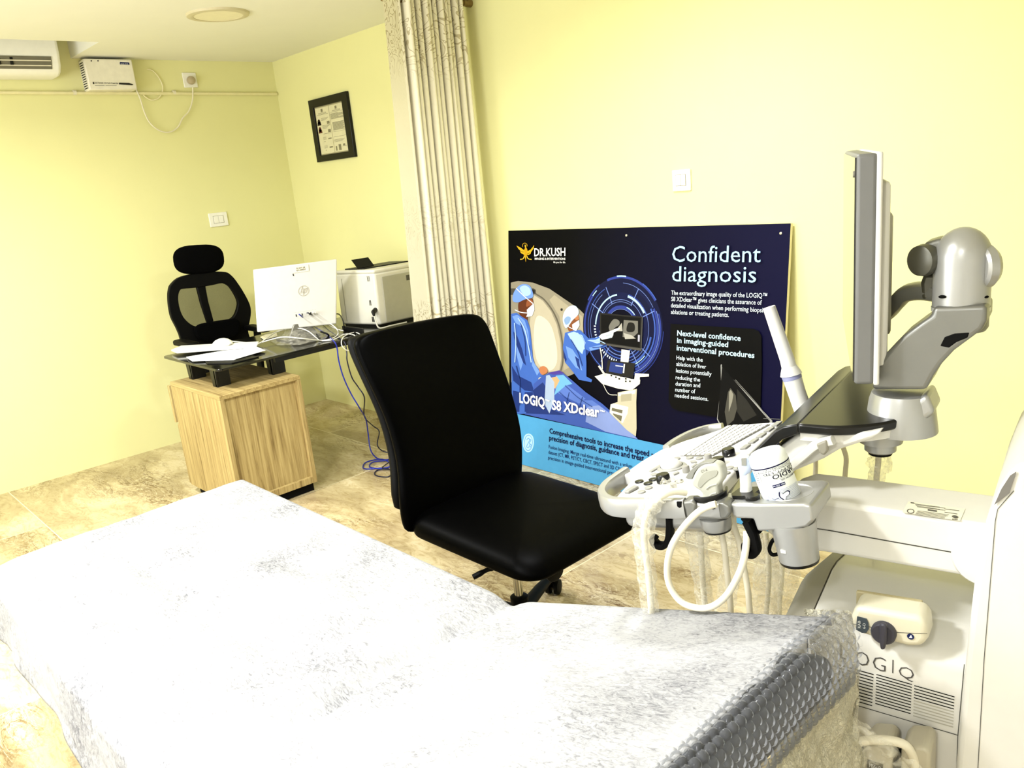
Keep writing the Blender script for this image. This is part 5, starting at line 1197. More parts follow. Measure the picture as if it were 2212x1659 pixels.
put('deck_brace', G().prism(brace, MS*-0.30), M_MW, t, bevel=0.006)
lev = cr([SP(1648, 1062, ss-0.005), SP(1690, 1022, ss-0.005), SP(1735, 984, ss-0.005), SP(1765, 960, ss-0.005), SP(1800, 950, ss-0.005)], 6)
put('release_bar', G().band(lev, MS, 0.02, 0.016), M_MW, t)
put('release_lever', G().prism([SP(x, y, ss+0.008) for x, y in ((1762, 960), (1785, 951), (1788, 975), (1780, 985), (1770, 980))], MS*-0.012), M_MG, t, bevel=0.003)
cyl = cut(1902, 950, AZ(0, -0.20, 0), MS)
put('swivel_hub', G().lathe(cyl-V((0, 0, 0.022)), MZ, [(0.020, 0), (0.026, 0.004), (0.026, 0.018), (0.036, 0.02), (0.040, 0.045)], 28), M_SIL, t)
put('hub_cap', G().lathe(cyl-V((0, 0, 0.026)), MZ, [(0.019, 0), (0.021, 0.005)], 24), M_BLK, t)
# --- near side: probe holders, cable slots, gel cup, hooks
sn_ = 0.080
def hold(pts, s0, d, mat, name, bev=0.005): return put(name, G().prism([SP(x, y, s0) for x, y in pts], MS*-d), mat, t, bevel=bev, seg=3)
h1 = hold([(1499, 1086), (1540, 1090), (1556, 1086), (1572, 1094), (1577, 1108), (1574, 1122), (1558, 1123), (1504, 1119)], sn_, 0.05, M_SIL, 'probe_holder')
put('holder_rim', G().band(cr([CP(1500, 1078, 0.004), CP(1520, 1080, 0.004), CP(1545, 1076, 0.004), CP(1566, 1066, 0.004), CP(1570, 1056, 0.004)], 5), EN, 0.010, 0.004), M_PBLK, h1)
put('cable_slot', G().prism([SP(x, y, sn_+0.0006) for x, y in ((1534, 1094), (1545, 1094), (1545, 1099), (1540, 1100), (1535, 1098))], MS*0.0006), M_DARK, h1)
hold([(1472, 1084), (1494, 1082), (1504, 1090), (1501, 1118), (1482, 1120), (1478, 1100)], sn_+0.004, 0.03, M_SILD, 'holder_bracket', 0.004)
hold([(1549, 1087), (1562, 1086), (1576, 1094), (1578, 1110), (1570, 1121), (1555, 1122), (1552, 1105)], sn_+0.008, 0.03, M_SILD, 'holder_bracket', 0.004)
hold([(1461, 1084), (1472, 1084), (1472, 1096), (1467, 1098), (1462, 1094)], sn_+0.0065, 0.008, M_DARK, 'notch', 0.001)
c_ = SP(1546, 1120, sn_-0.03)
put('holder_cup', G().lathe(c_, -EN, [(0.027, -0.004), (0.026, 0.012), (0.023, 0.018)], 28), M_SIL, t)
put('cup_base', G().lathe(c_-EN*0.018, -EN, [(0.0235, 0), (0.0225, 0.003)], 28), M_PBLK, t)
h2 = hold([(1576, 1088), (1640, 1089), (1735, 1088), (1752, 1092), (1758, 1126), (1742, 1140), (1690, 1147), (1636, 1149), (1627, 1122), (1590, 1121), (1581, 1112)], 0.079, 0.105, M_SIL, 'gel_holder', 0.010)
put('holder_rim', G().prism([CP(x, y, -0.001) for x, y in ((1581, 1074), (1600, 1060), (1640, 1058), (1642, 1064), (1625, 1076), (1604, 1079), (1583, 1078))], EN*0.006), M_PBLK, h2)
def oncup(x, y): return CP(x, y, 0.004)
put('plug_button', G().lathe(CP(1625, 1076, 0.0), EN, [(0.0125, 0), (0.0125, 0.004), (0.011, 0.0055)], 24), M_PBLK, h2)
cupc = CP(1708, 1071, -0.006)
put('gel_cup', G().lathe(cupc, EN, [(0.034, -0.045), (0.0375, -0.03), (0.0375, 0.004), (0.036, 0.007), (0.0325, 0.006), (0.032, -0.028), (0.0, -0.03)], 40, cap=False), M_SIL, t)
c2_ = cupc-EN*0.034-MF*0.004+MS*0.020
put('cup_warmer', G().lathe(c2_, -EN, [(0.035, 0), (0.0345, 0.012), (0.031, 0.064)], 36), M_SIL, t)
put('warmer_base', G().lathe(c2_-EN*0.064, -EN, [(0.0315, 0), (0.0300, 0.005)], 36), M_PBLK, t)
wk = cr([SP(1695, 1163, 0.04), SP(1672, 1165, 0.045), SP(1662, 1185, 0.045), SP(1668, 1198, 0.045), SP(1682, 1196, 0.045), SP(1694, 1188, 0.04)], 6)
put('warmer_cable', G().tube(wk, 0.0032, 8), M_BLK, t)
put('cable_socket', G().prism([SP(x, y, 0.083) for x, y in ((1685, 1188), (1697, 1190), (1698, 1196), (1687, 1195))], MS*-0.03), M_PANEL, t)
def hook(pts, s, r): return put('cable_hook', G().band(cr([SP(x, y, s) for x, y in pts], 6), MS, 0.020, r), M_BLK, t)
hook([(1448, 1118), (1448, 1142), (1445, 1166), (1434, 1178), (1419, 1176), (1412, 1166), (1414, 1160)], 0.06, 0.012)
hook([(1614, 1125), (1626, 1150), (1632, 1172), (1634, 1188), (1626, 1196), (1615, 1192), (1612, 1178), (1616, 1170)], 0.068, 0.014)
put('hook_plate', G().prism([SP(x, y, 0.062) for x, y in ((1597, 1121), (1628, 1120), (1645, 1150), (1640, 1156), (1620, 1148))], MS*-0.015), M_BLK, t, bevel=0.003)
# --- monitor arm
bs = cut(1947, 880, AZ(0, -0.20, 0), MS)
axb = V((0, 0, 1))
put('arm_base', G().lathe(bs-V((0, 0, 0.034)), axb, [(0.058, -0.006), (0.0575, 0.0), (0.051, 0.05), (0.047, 0.062), (0.043, 0.064)], 44), M_SIL, t)
put('base_heel', G().prism([cut(x, y, AZ(0, -0.165, 0), MS) for x, y in ((1958, 878), (2002, 850), (2020, 893), (2000, 908), (1958, 918), (1952, 905))], MS*-0.075), M_SIL, t, bevel=0.02, seg=4)
lo = [(1884, 843), (1885, 812), (1893, 792), (1915, 762), (1950, 726), (1985, 700), (2012, 682), (2016, 664), (2132, 660), (2131, 694), (2122, 712), (2098, 730), (2060, 758), (2034, 786), (2016, 812), (2000, 843)]
put('lower_arm', G().prism([cut(x, y, AZ(0, -0.155, 0), MS) for x, y in lo], MS*-0.085), M_SILD, t, bevel=0.03, seg=5)
put('arm_recess', G().prism([cut(x, y, AZ(0, -0.154, 0), MS) for x, y in ((2030, 748), (2040, 728), (2062, 720), (2095, 718), (2090, 730), (2066, 740), (2050, 752))], MS*-0.01), M_DARK, t, bevel=0.002)
hcx = cut(2075, 664, AZ(0, -0.20, 0), MS)
HT = (cut(2075, 490, AZ(0, -0.20, 0), MS)-hcx).z; HR = 0.0412
put('lower_collar', G().lathe(hcx-V((0, 0, 0.030)), MZ, [(HR*0.9, -0.006), (HR*0.985, 0), (HR*0.985, 0.0255)], 40), M_SILD, t)
put('head_collar', G().lathe(hcx-V((0, 0, 0.004)), MZ, [(HR+0.001, 0), (HR+0.001, 0.006)], 40), pm('pale_silver', '#bdbdb6', 0.3, metal=0.4), t)
pf = [(HR, 0.004), (HR, HT*0.62)]+[(HR*math.cos(a), HT*0.62+HT*0.38*math.sin(a)) for a in [k*math.pi/2/8 for k in range(1, 9)]]
put('arm_head', G().lathe(hcx, MZ, pf, 44), M_SIL, t)
for x in (2036, 2127): put('head_slot', G().ball(cut(x, 641, AZ(0, -0.20, 0)+MS*(HR*0.88 if x < 2100 else HR*0.4), MS), 0.006, 0.006, 0.0026, 14, 8), M_DARK, t)
kd = (RT*1.0).normalized(); kc = cut(2128, 575, AZ(0, -0.2, 0), MS)
kd = V((kd.x, kd.y, 0)).normalized()
put('head_knob', G().lathe(kc-kd*0.012, kd, [(0.030, 0), (0.034, 0.004), (0.034, 0.016), (0.027, 0.024), (0.012, 0.027)], 30), M_SIL, t)
put('knuckle', G().prism([cut(x, y, AZ(0, -0.19, 0), MS) for x, y in ((1985, 540), (2000, 524), (2030, 515), (2048, 520), (2048, 585), (2025, 594), (1986, 592), (1980, 570))], MS*-0.055), M_SILD, t, bevel=0.016, seg=4)
put('knuckle_cap', G().lathe(cut(1996, 562, AZ(0, -0.188, 0), MS), (-kd*0.8+MS*0.6), [(0.024, -0.012), (0.026, 0.0), (0.024, 0.010), (0.016, 0.013)], 28), pm('dark_bronze', '#55544a', 0.35, metal=0.5), t)
la = cr([cut(2030, 632, AZ(0, -0.24, 0), MS), cut(1990, 628, AZ(0, -0.25, 0), MS), cut(1958, 634, AZ(0, -0.26, 0), MS), cut(1938, 652, AZ(0, -0.27, 0), MS), cut(1915, 676, AZ(0, -0.29, 0), MS), cut(1888, 684, AZ(0, -0.31, 0), MS)], 7)
put('link_arm', G().band(la, MS, 0.05, 0.028), M_SILD, t)
put('link_hinge', G().prism([cut(x, y, AZ(0, -0.22, 0), MS) for x, y in ((1995, 592), (2030, 592), (2030, 650), (1990, 650), (1988, 612))], MS*-0.04), pm('dark_bronze', '#55544a', 0.35, metal=0.5), t, bevel=0.006)
# --- monitor, seen almost edge on
DN, DF = 1.24, 1.785
def at(x, y, d): return CAM+ray(x, y)*d
n_t, n_b, f_t, f_b = at(1847, 334, DN), at(1826, 838, DN*1.065), at(1821, 328, DF), at(1808, 690, DF*1.055)
mu = V((f_t.x-n_t.x, f_t.y-n_t.y, 0)).normalized(); MW_ = 0.55; mz0 = n_b.z; mz1 = n_t.z
mn_ = V((-mu.y, mu.x, 0)).normalized()
if mn_.dot(MF) > 0: mn_ = -mn_          # towards the back of the screen
base = V((n_t.x, n_t.y, 0))
def MQ(u, d, z): return base+mu*u+mn_*d+V((0, 0, z))
def mbox(u0, u1, d0, d1, z0, z1): return G().obox(MQ(u0, d0, z0), mu*(u1-u0), mn_*(d1-d0), (0, 0, z1-z0))
put('monitor_bezel', mbox(0, MW_, 0.002, 0.032, mz0, mz1), pm('monitor_grey', '#6d6d6b', 0.45, var=0.02), t, bevel=0.006, seg=3)
put('monitor_rim', mbox(-0.001, MW_+0.001, 0.031, 0.040, mz0-0.001, mz1+0.001), M_MW, t, bevel=0.003)
put('monitor_back', mbox(0.03, MW_-0.03, 0.039, 0.054, mz0+0.02, mz1-0.045), M_MW, t, bevel=0.008)
put('monitor_hump', mbox(0.10, MW_-0.10, 0.050, 0.064, mz0+0.06, mz1-0.10), pm('hump_grey', '#b2af9f', 0.5), t, bevel=0.012)
put('monitor_mount', mbox(0.24, 0.36, 0.058, 0.072, (mz0+mz1)/2-0.06, (mz0+mz1)/2+0.03), M_SILD, t, bevel=0.01)
put('monitor_screen', mbox(0.004, MW_-0.004, 0.0, 0.0035, mz0+0.006, mz1-0.005), pm('screen_glass', '#0d0d0b', 0.06, spec=0.9), t)
put('camera_dot', G().lathe(MQ(0.02, 0.001, mz1-0.03), -mn_, [(0.005, 0), (0.005, 0.003)], 14), M_MG, t)

# ------------------------------------------------------------------ probe connector with locking knob lying on the machine's body
t = thing('probe_connector', SP(1920, 1400, -0.02), 'cream probe connector with a dark twist knob on the machine body', 'connector')
M_CON = pm('connector_cream', '#d8d2ba', 0.42, var=0.02)
cs_ = 0.022
put('housing', G().prism([SP(x, y, cs_) for x, y in ((1836, 1338), (1846, 1310), (1990, 1334), (2001, 1352), (2004, 1382), (1990, 1399), (1962, 1398), (1855, 1370), (1836, 1352))], MS*-0.055), M_CON, t, bevel=0.010, seg=4)
put('rear_lip', G().prism([SP(x, y, -0.034) for x, y in ((1849, 1277), (1992, 1300), (1992, 1335), (1849, 1312))], MS*-0.008), pm('lip_tan', '#b5aa84', 0.5), t, bevel=0.002)
g = G(); thinline(g, (1838, 1347), (1900, 1358), 1.1, cs_+0.0006, SP); thinline(g, (1930, 1366), (2003, 1369), 1.1, cs_+0.0006, SP); put('housing_seam', g, M_LINE, t, smooth=False)
pl = put('name_plate', G().prism([SP(x, y, cs_+0.0006) for x, y in ((1852, 1331), (1872, 1336), (1876, 1345), (1877, 1358), (1872, 1366), (1862, 1366), (1849, 1359))], MS*0.0015), pm('slate_plate', '#3a444c', 0.5), t)
def rot(g, s_, a, b_, h, m=0.0): return write(g, s_, SP(*a, cs_+0.0026), SP(*b_, cs_+0.0026), (SP(a[0]-1, a[1], cs_)-SP(a[0], a[1], cs_)).normalized(), h)
g = G(); rot(g, 'RAB', (1859.5, 1357), (1858.5, 1341), 0.0042); rot(g, '6-D', (1869.5, 1358), (1869.5, 1346), 0.0042); put('plate_lettering', g, ink('#d5d8d4'), pl, smooth=False)
kc = SP(1910, 1364, cs_)
M_KN = pm('slate_knob', '#35343f', 0.5)
kn = put('locking_knob', G().lathe(kc, MS, [(0.0185, 0), (0.0185, 0.008), (0.016, 0.011)], 28), M_KN, t)
put('knob_handle', G().prism([SP(x, y, cs_+0.011) for x, y in ((1901, 1346), (1908, 1342), (1917, 1346), (1917, 1380), (1913, 1399), (1904, 1399), (1901, 1380))], MS*0.008), M_KN, kn, bevel=0.003)
bd = SP(1967, 1375, cs_+0.0008)
g = G(); g.lathe(bd, MS, [(0.005, 0), (0.005, 0.0006)], 20); put('blue_badge', g, ink('#16204e'), t, smooth=False)
put('badge_mark', G().ngon([SP(x, y, cs_+0.0018) for x, y in ((1963, 1378), (1971, 1378.5), (1968, 1371))]), ink('#dfe3ea'), t, smooth=False)

# ------------------------------------------------------------------ wrapped connectors at the foot of the machine
def conn(x0, x1, y0, lab, plate):
    s0 = 0.075
    t = thing('probe_connector', SP((x0+x1)/2, 1760, 0.05), lab, 'connector')
    put('housing', G().prism([SP(x, y, s0) for x, y in ((x0, y0+12), (x0+12, y0), (x1-12, y0+4), (x1, y0+16), (x1-4, 1780), (x0-2, 1770))], MS*-0.06), pm('connector_grey', '#b5ae98', 0.4), t, bevel=0.008, seg=3)
    if plate:
        pl = put('name_plate', G().prism([SP(x, y, s0+0.0006) for x, y in ((x0+10, 1641), (x1-20, 1651), (x1-24, 1700), (x0+6, 1690))], MS*0.0015), M_BLK, t)
        g = G(); write(g, 'M5Sc-D', SP(x0+14, 1657, s0+0.0026), SP(x1-25, 1665, s0+0.0026), MZ, 0.0075); put('plate_lettering', g, ink('#c9ccd0'), pl, smooth=False)
    put('side_clip', G().prism([SP(x, y, s0-0.004) for x, y in ((x0-12, y0+30), (x0-2, y0+28), (x0-4, 1770), (x0-16, 1765))], MS*-0.03), M_BLK, t)
conn(1864, 1928, 1606, 'grey probe connector with a black plate in plastic wrap below the bed corner', True)
conn(1946, 2010, 1612, 'grey probe connector without a plate, wrapped in plastic at the bottom edge', False)
tag(put('probe_cable', G().tube(cr([SP(1846, 1606, 0.09), SP(1868, 1600, 0.095), SP(1900, 1598, 0.095), SP(1935, 1602, 0.09), SP(1958, 1612, 0.085), SP(1972, 1634, 0.075), SP(1978, 1660, 0.07)], 7), 0.0072, 12), M_CBL), 'short thick cream cable arching over the wrapped connectors at the bottom edge', 'cable')
tag(put('probe_cable', G().tube(cr([SP(1848, 1574, 0.03), SP(1862, 1577, 0.04), SP(1876, 1586, 0.05), SP(1884, 1600, 0.06)], 6), 0.0055, 10), M_CBL), 'small cream cable loop just under the bed corner wrap', 'cable')
def cwrap(u, v):
    a = SP(1842, 1545, 0.10).lerp(SP(2035, 1690, 0.11), u); b_ = SP(1842, 1760, 0.115).lerp(SP(2035, 1760, 0.115), u)
    p = a.lerp(b_, v); return p+MS*0.010*mn.noise(V((u*6, v*6, 2)))+MZ*0.006*mn.noise(V((u*9, 0, 4)))
tag(put('plastic_wrap', G().grid(cwrap, 40, 30), film('clear_wrap', '#f0ecd8', 0.28, 0.12, 0.8, 45)), 'clear plastic film wrapped round the connectors at the machine foot', 'wrap')

# ------------------------------------------------------------------ probes in their holders
# curved abdominal probe
s0 = 0.056
Z1 = lambda X, Y, s=s0: SP(1280+X/3.687, 880+Y/3.687, s)
t = thing('ultrasound_probe', Z1(930, 735), 'wide curved white abdominal probe with grey lens, in the front holder', 'probe', 'probes standing in the console holders')
head = [(800, 552), (815, 520), (845, 480), (890, 455), (940, 447), (985, 455), (1015, 475), (1032, 510), (1038, 555), (1030, 590), (1010, 618), (1000, 640), (1003, 680), (1012, 740), (985, 800), (900, 800), (868, 740), (872, 700), (855, 670), (825, 650), (795, 625), (785, 590)]
put('housing', G().prism([Z1(*q) for q in cr2] if False else cr([Z1(*q) for q in head], 3, True), MS*-0.024), pm('probe_grey_white', '#b3b3a6', 0.4, var=0.01), t, bevel=0.007, seg=4)
lens = [(738, 562), (760, 525), (800, 482), (850, 452), (905, 438), (960, 440), (935, 447), (885, 458), (840, 486), (812, 520), (792, 575), (760, 572)]
put('lens', G().prism([Z1(*q, s0-0.002) for q in lens], MS*-0.019), pm('lens_grey', '#7f7f78', 0.4), t, bevel=0.003)
gr = cr([Z1(*q, s0+0.0002) for q in ((838, 620), (850, 570), (890, 520), (950, 500), (995, 505), (985, 545), (930, 575), (890, 610), (860, 640))], 4, True)
put('thumb_groove', G().prism(gr, MS*0.0010), pm('groove_shade', '#9b9b8e', 0.45), t, bevel=0.0006)
for q in (((905, 650), (940, 625), (990, 612)), ((930, 705), (955, 688), (985, 682))):
    put('grip_ridge', G().tube(cr([Z1(*p, s0+0.001) for p in q], 5), 0.0012, 6), pm('probe_grey_white', '#b3b3a6', 0.4), t)
g = G(); write(g, 'C1-6', Z1(868, 522, s0+.0008), Z1(915, 505, s0+.0008), (Z1(862, 505)-Z1(868, 522)).normalized(), 0.0042); put('probe_lettering', g, M_LET, t, smooth=False)
put('probe_cable', G().tube(cr([Z1(985, 770, 0.096), Z1(930, 785, 0.098), Z1(860, 820, 0.099), Z1(780, 890, 0.100), Z1(690, 1000, 0.100), Z1(625, 1120, 0.100), Z1(596, 1250, 0.100), Z1(600, 1370, 0.100), Z1(640, 1470, 0.100), Z1(710, 1550, 0.100), Z1(800, 1590, 0.100), Z1(900, 1598, 0.100), Z1(990, 1565, 0.100), Z1(1080, 1480, 0.100), Z1(1160, 1340, 0.099), Z1(1205, 1210, 0.092), Z1(1225, 1080, 0.08), Z1(1228, 990, 0.07)], 8), 0.0058, 12), M_CBL, t)
# slim probe with the pale blue collar
t = thing('ultrasound_probe', SP(1605, 1082, 0.0), 'slim upright white probe with a pale blue collar, beside the gel bottle', 'probe', 'probes standing in the console holders')
def lp_(x0, x1, y, s, d):
    a, b_ = SP(x0, y, s), SP(x1, y, s); m_ = (a+b_)/2; h = (b_-a)/2; r = []
    for k in range(20):
        an = 2*math.pi*k/20; r.append(m_+h*math.copysign(abs(math.cos(an))**0.7, math.cos(an))+MS*(-d/2+d/2*math.copysign(abs(math.sin(an))**0.7, math.sin(an))))
    return r
sp_ = 0.046
put('handle', G().loft([lp_(1596, 1622, 1095, sp_, .02), lp_(1595, 1621, 1075, sp_, .02), lp_(1596, 1618, 1050, sp_, .018), lp_(1595, 1616, 1030, sp_, .018), lp_(1593, 1619, 1010, sp_, .019)]), M_PROBE, t)
put('collar', G().loft([lp_(1598, 1613, 1027, sp_+.001, .020), lp_(1593, 1619, 1022, sp_+.002, .022), lp_(1590, 1622, 1012, sp_+.002, .024), lp_(1591, 1621, 1004, sp_+.002, .022), lp_(1594, 1616, 992, sp_+.001, .019)]), pm('pale_blue_plastic', '#b7c3da', 0.4), t)
put('nose', G().loft([lp_(1592, 1615, 1003, sp_, .018), lp_(1591, 1613, 990, sp_, .018), lp_(1594, 1610, 984, sp_, .014)]), M_PROBE, t)
put('lens', G().prism([SP(x, y, sp_+0.003) for x, y in ((1601, 991), (1611, 990), (1612, 1006), (1602, 1006))], MS*-0.003), pm('lens_grey2', '#84847c', 0.5), t)
put('probe_cable', G().tube(cr([SP(1608, 1090, 0.015), SP(1584, 1120, -0.01), SP(1596, 1170, -0.02), SP(1606, 1220, -0.02), SP(1616, 1280, -0.02), SP(1622, 1340, -0.02), SP(1640, 1420, -0.03)], 7), 0.0055, 10), M_CBL, t)
# long endocavity probe in the far holder
sE = -0.43
t = thing('ultrasound_probe', SP(1745, 905, sE), 'long white wand probe with a lilac ring, leaning in the far holder', 'probe', 'probes standing in the console holders')
e0, e1, e2, e3, e4 = [SP(x, y, sE) for x, y in ((1661, 663), (1700, 775), (1710, 812), (1722, 850), (1752, 935))]
ax_ = (e0-e4).normalized()
put('shaft', G().tube([e2+ax_*0.01, e1, e1.lerp(e0, .9), e0-ax_*0.001, e0], [0.0155, 0.0150, 0.0132, 0.0130, 0.0120], 20), M_PROBE, t)
put('flare', G().tube([e1.lerp(e2, 0.45), e1.lerp(e2, .75), e2+ax_*0.003], [0.0156, 0.0205, 0.0225], 24), M_PROBE, t)
put('ring', G().tube([e2+ax_*0.004, e2-ax_*0.007], [0.0205, 0.0200], 24), pm('lilac_plastic', '#9498bd', 0.4), t)
put('handle', G().tube([e2-ax_*0.004, e3, e4], [0.0195, 0.0185, 0.0185], 20), M_PROBE, t)

# ------------------------------------------------------------------ gel bottle upside down in the cup
b0 = SP(1653, 973, 0.036); b1 = SP(1704, 1112, 0.034); ab = (b1-b0).normalized(); BL_ = (b1-b0).length
RB = 0.0300
side = (CAM-(b0+b1)/2); side = (side-ab*side.dot(ab)).normalized()
t = thing('gel_bottle', b1, 'white labelled gel bottle standing upside down in the silver cup', 'bottle')
put('bottle', G().lathe(b0, ab, [(0.0, 0.0), (RB*0.80, 0.0005), (RB*0.96, 0.006), (RB, 0.014), (RB, BL_-0.010), (RB*0.9, BL_), (RB*0.3, BL_+0.004)], 40, cap=False, ref=side), pm('bottle_white', '#eef3ef', 0.35, var=0.01), t)
wv = ab.cross(side).normalized()
def wrap(deg, h, r=RB+0.0004):
    a = math.radians(deg); return b0+ab*(h*0.86)+(side*math.cos(a)+wv*math.sin(a))*r
if (wrap(20, .05)-wrap(-20, .05)).dot(RT) < 0: wv = -wv
def wtext(g, s_, d0, d1, h, hh, bold=0.0):
    """upside-down label text: starts at the right (d0) and runs left (d1)"""
    return write(g, s_, V(), V(), V(), 1, bold, pos=lambda tx, ty: wrap(d0+(d1-d0)*tx, h+ty*hh, RB+0.0007))
def wrect(g, d0, d1, h0, h1, r=RB+0.0005, n=12):
    for i in range(n):
        a, b_ = d0+(d1-d0)*i/n, d0+(d1-d0)*(i+1)/n
        g.ngon([wrap(a, h0, r), wrap(b_, h0, r), wrap(b_, h1, r), wrap(a, h1, r)])
g = G(); wrect(g, -95, 95, 0.0235, 0.0258, n=40); put('label_band', g, ink('#14143a'), t, smooth=False)
g = G()
wtext(g, 'CARDIO', 95, -8, 0.0395, 0.0080, 0.012); wtext(g, 'SALES PVT. LTD', 92, -32, 0.0340, 0.0036, 0.01); wtext(g, 'ELECTROMEDICAL ADDRESS', 90, -50, 0.0300, 0.0024); wtext(g, 'MANUFACTURED BY', 88, -30, 0.0270, 0.0020)
wtext(g, 'TRANSMISSION GEL', 90, 12, 0.0510, 0.0030, 0.01)
wrect(g, -32, 60, 0.0382, 0.0386); wrect(g, -42, 60, 0.0490, 0.0493); wrect(g, -46, -45, 0.027, 0.049, n=1)
for k in range(6): wrect(g, -78+2*k, -52, 0.028+0.0042*k, 0.0287+0.0042*k, n=4)
put('label_lettering', g, ink('#1c1c2a'), t, smooth=False)
g = G(); wrect(g, -16, 22, 0.0575, 0.0630, n=8); put('volume_box', g, ink('#15154a'), t, smooth=False)
g = G(); write(g, 'Net. 250 ml', V(), V(), V(), 1, 0.01, pos=lambda tx, ty: wrap(20-34*tx, 0.0590+ty*0.0026, RB+0.0010)); put('volume_lettering', g, ink('#dfe4f2'), t, smooth=False)
g = G()
for k in range(9): wrect(g, -55, 70, 0.0690+0.0028*k, 0.0693+0.0028*k, RB+0.0006)
for k in range(32): wrect(g, -55+4*k, -54.3+4*k, 0.0690, 0.0925, RB+0.0006, 1)
put('graph_paper_print', g, ink('#9aa2c4'), t, smooth=False)
def blob(pts, r, n=4): return [wrap(p.x, p.y-0.0135, r) for p in cr([V((a, b_, 0)) for a, b_ in pts], n, True)]
st = [(-5, 0.0865), (-3, 0.0860), (2, 0.0905), (10, 0.0895), (20, 0.0880), (27, 0.0915), (22, 0.0965), (12, 0.0985), (8, 0.1020), (4, 0.1050), (0, 0.1020), (-6, 0.0975), (-8, 0.0925)]
put('stomach_outline', G().ngon(blob(st, RB+0.0009)), ink('#16163c'), t, smooth=False)
c0 = (8, 0.0945); put('stomach_print', G().ngon(blob([(c0[0]+(a-c0[0])*0.78, c0[1]+(b_-c0[1])*0.80) for a, b_ in st], RB+0.0013)), ink('#eef2f4'), t, smooth=False)
g = G()
zz = [(-52, 0.098), (-44, 0.098), (-40, 0.090), (-34, 0.104), (-30, 0.095), (-24, 0.098), (-10, 0.097)]
for a, b_ in zip(zz, zz[1:]): g.ngon([wrap(a[0], a[1]-0.0139, RB+.001), wrap(b_[0], b_[1]-0.0139, RB+.001), wrap(b_[0], b_[1]-0.0131, RB+.001), wrap(a[0], a[1]-0.0131, RB+.001)])
put('heartbeat_print', g, ink('#1a1a50'), t, smooth=False)

# ------------------------------------------------------------------ cables and sleeves hanging under the console
def pcable(pts, r, lab, s): return tag(put('probe_cable', G().tube(cr([SP(x, y, ss_) for (x, y), ss_ in zip(pts, s if isinstance(s, (list, tuple)) else [s]*len(pts))], 7), r, 10), M_CBL), lab, 'cable', 'probe cables under the console')
P1 = [(1482, 1064), (1455, 1062), (1424, 1075), (1400, 1100), (1391, 1140), (1393, 1185), (1400, 1235), (1405, 1290), (1408, 1350), (1412, 1430)]
pcable(P1, 0.0060, 'thick cream cable in a plastic sleeve hanging from the front corner of the console', [0.06, 0.076, 0.097, 0.100, 0.100, 0.098, 0.094, 0.09, 0.07, 0.04])
P2 = [(1508, 1120), (1513, 1160), (1516, 1220), (1520, 1280), (1526, 1340), (1535, 1430)]
pcable(P2, 0.0055, 'cream cable in a plastic sleeve hanging inside the big cable loop', [0.03, 0.02, 0.0, -0.02, -0.03, -0.04])
pcable([(1552, 1128), (1558, 1150), (1564, 1180), (1571, 1240), (1578, 1310), (1584, 1420)], 0.0055, 'bare cream cable hanging straight through the big cable loop', [0.0, 0.0, 0.0, -0.01, -0.02, -0.03])
P4 = [(1654, 1150), (1659, 1190), (1661, 1240), (1658, 1290), (1654, 1340), (1650, 1420)]
pcable(P4, 0.0055, 'thin cream cable in a plastic sleeve behind the black hook', [-0.28, -0.28, -0.27, -0.26, -0.26, -0.26])
P5 = [(1690, 1170), (1690, 1215), (1688, 1260), (1684, 1310), (1682, 1420)]
pcable(P5, 0.0055, 'cream cable in a plastic sleeve below the gel cup', -0.36)
P6 = [(1898, 972), (1897, 1000), (1893, 1040), (1890, 1120), (1888, 1220), (1886, 1280)]
pcable(P6, 0.0055, 'cream cable hanging from the silver hub behind the support arm', -0.30)
pcable([(1822, 968), (1828, 990), (1826, 1020), (1823, 1060), (1822, 1120), (1822, 1180)], 0.0050, 'cream cable hanging behind the arm between the brace and the hub', -0.36)
pcable([(1762, 985), (1762, 1010), (1760, 1045), (1758, 1090), (1755, 1140)], 0.0050, 'short pale cable behind the gel bottle and the arm', -0.40)
def sleeve(pts, s, r, lab, seed, amt=0.30):
    path = cr([SP(x, y, q) for (x, y), q in zip(pts, s)], 8); N = len(path); g = G(); rings = []
    for i in range(N):
        tt = (path[min(i+1, N-1)]-path[max(i-1, 0)]).normalized(); u = tt.cross(MS).normalized(); v = MS
        rr_ = r[min(len(r)-1, int(i*(len(r)-1)/max(1, N-1)+0.5))] if not isinstance(r, float) else r
        ring = []
        for k in range(22):
            a = 2*math.pi*k/22; w_ = rr_*(1+0.32*mn.noise(V((math.cos(a)*1.6, math.sin(a)*1.6, i*0.42+seed*7))))
            ring.append(path[i]+u*math.cos(a)*w_+v*math.sin(a)*w_*0.7)
        rings.append(ring)
    g.loft(rings, cap=False)
    return tag(put('plastic_sleeve', g, film('clear_sleeve', '#f2eedc', amt, 0.10, 1.0, 55)), lab, 'sleeve', 'clear plastic sleeves on the cables')
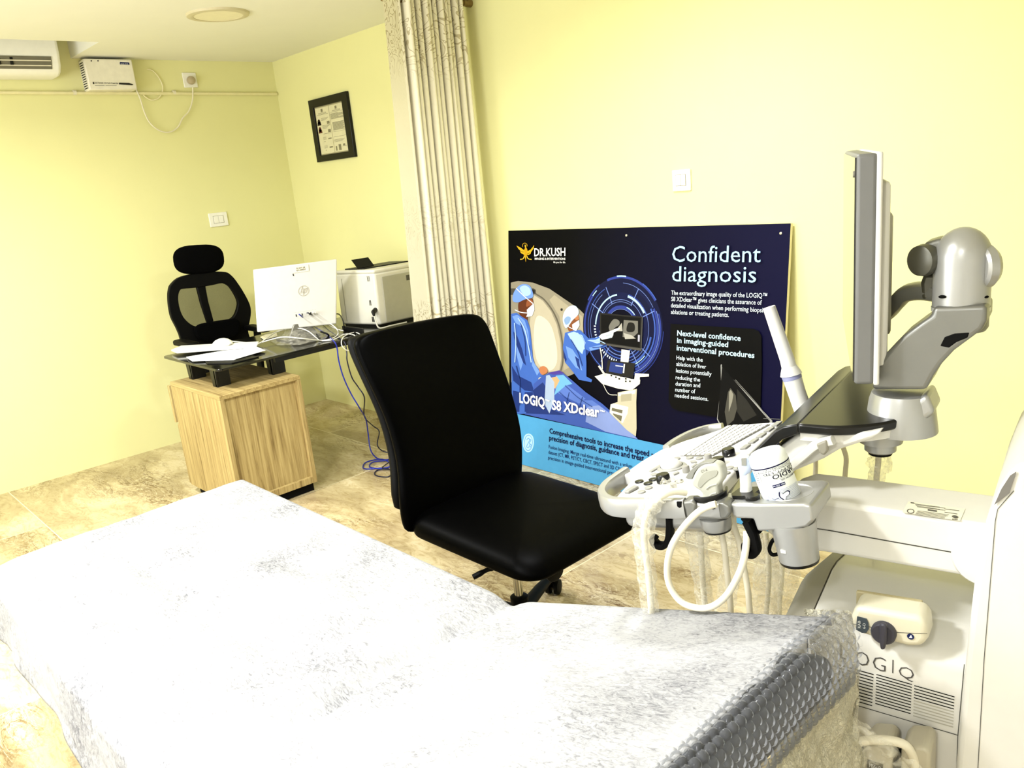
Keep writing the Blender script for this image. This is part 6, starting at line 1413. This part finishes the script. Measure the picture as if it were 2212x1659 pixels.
sleeve([(1428, 1072), (1404, 1096), (1390, 1135), (1390, 1185), (1396, 1235), (1402, 1290), (1406, 1360)], [0.097, 0.101, 0.100, 0.098, 0.094, 0.09, 0.07], [0.012, 0.017, 0.019, 0.019, 0.018, 0.016, 0.013], 'crinkled clear plastic sleeve round the cable at the console front corner', 1)
sleeve([(1507, 1118), (1503, 1165), (1512, 1220), (1522, 1290), (1530, 1360)], [0.03, 0.02, 0.0, -0.02, -0.03], [0.013, 0.022, 0.019, 0.016, 0.014], 'crinkled clear plastic sleeve inside the big cable loop', 2)
sleeve([(1652, 1158), (1658, 1200), (1656, 1260), (1650, 1350)], [-0.28, -0.27, -0.26, -0.26], [0.02, 0.026, 0.03, 0.028], 'clear plastic sleeve hanging behind the black cable hook', 3, 0.25)
sleeve([(1690, 1170), (1692, 1220), (1690, 1270), (1684, 1350)], [-0.36]*4, [0.03, 0.036, 0.034, 0.03], 'clear plastic sleeve hanging below the gel cup', 4, 0.25)
sleeve([(1897, 978), (1900, 1000), (1893, 1035), (1890, 1075)], [-0.30]*4, [0.017, 0.022, 0.015, 0.013], 'clear plastic sleeve hanging from the silver hub', 5)
sleeve([(1560, 1150), (1590, 1200), (1575, 1260), (1560, 1350)], [-0.20, -0.20, -0.20, -0.20], [0.015, 0.02, 0.022, 0.02], 'clear plastic sleeve behind the bare hanging cable', 6, 0.22)
def crinkle(u, v):
    p = CP(1428+72*u, 1066-12*math.sin(u*3)*0.5-22*v+8*u, 0.004)
    return p+EN*(0.016*abs(mn.noise(V((u*5, v*4, 9))))+0.006)*(1-abs(2*v-1)**2)+EN*0.002
tag(put('plastic_sleeve', G().grid(crinkle, 40, 20), film('clear_sleeve', '#f2eedc', 0.3, 0.1, 1.0, 55)), 'bunched clear plastic on the console panel left of the curved probe', 'sleeve')
q = ZP(2190, 1602, 0.12); u_ = V((RT.x, RT.y, 0)).normalized(); v_ = V((-u_.y, u_.x, 0)); v_ = v_ if v_.dot(FW) > 0 else -v_
tag(put('black_case', G().obox(V((q.x, q.y, 0)), u_*0.32, v_*0.22, (0, 0, 0.12)), M_BLK, bevel=0.008), 'black box on the floor at the right edge behind the machine', 'box')
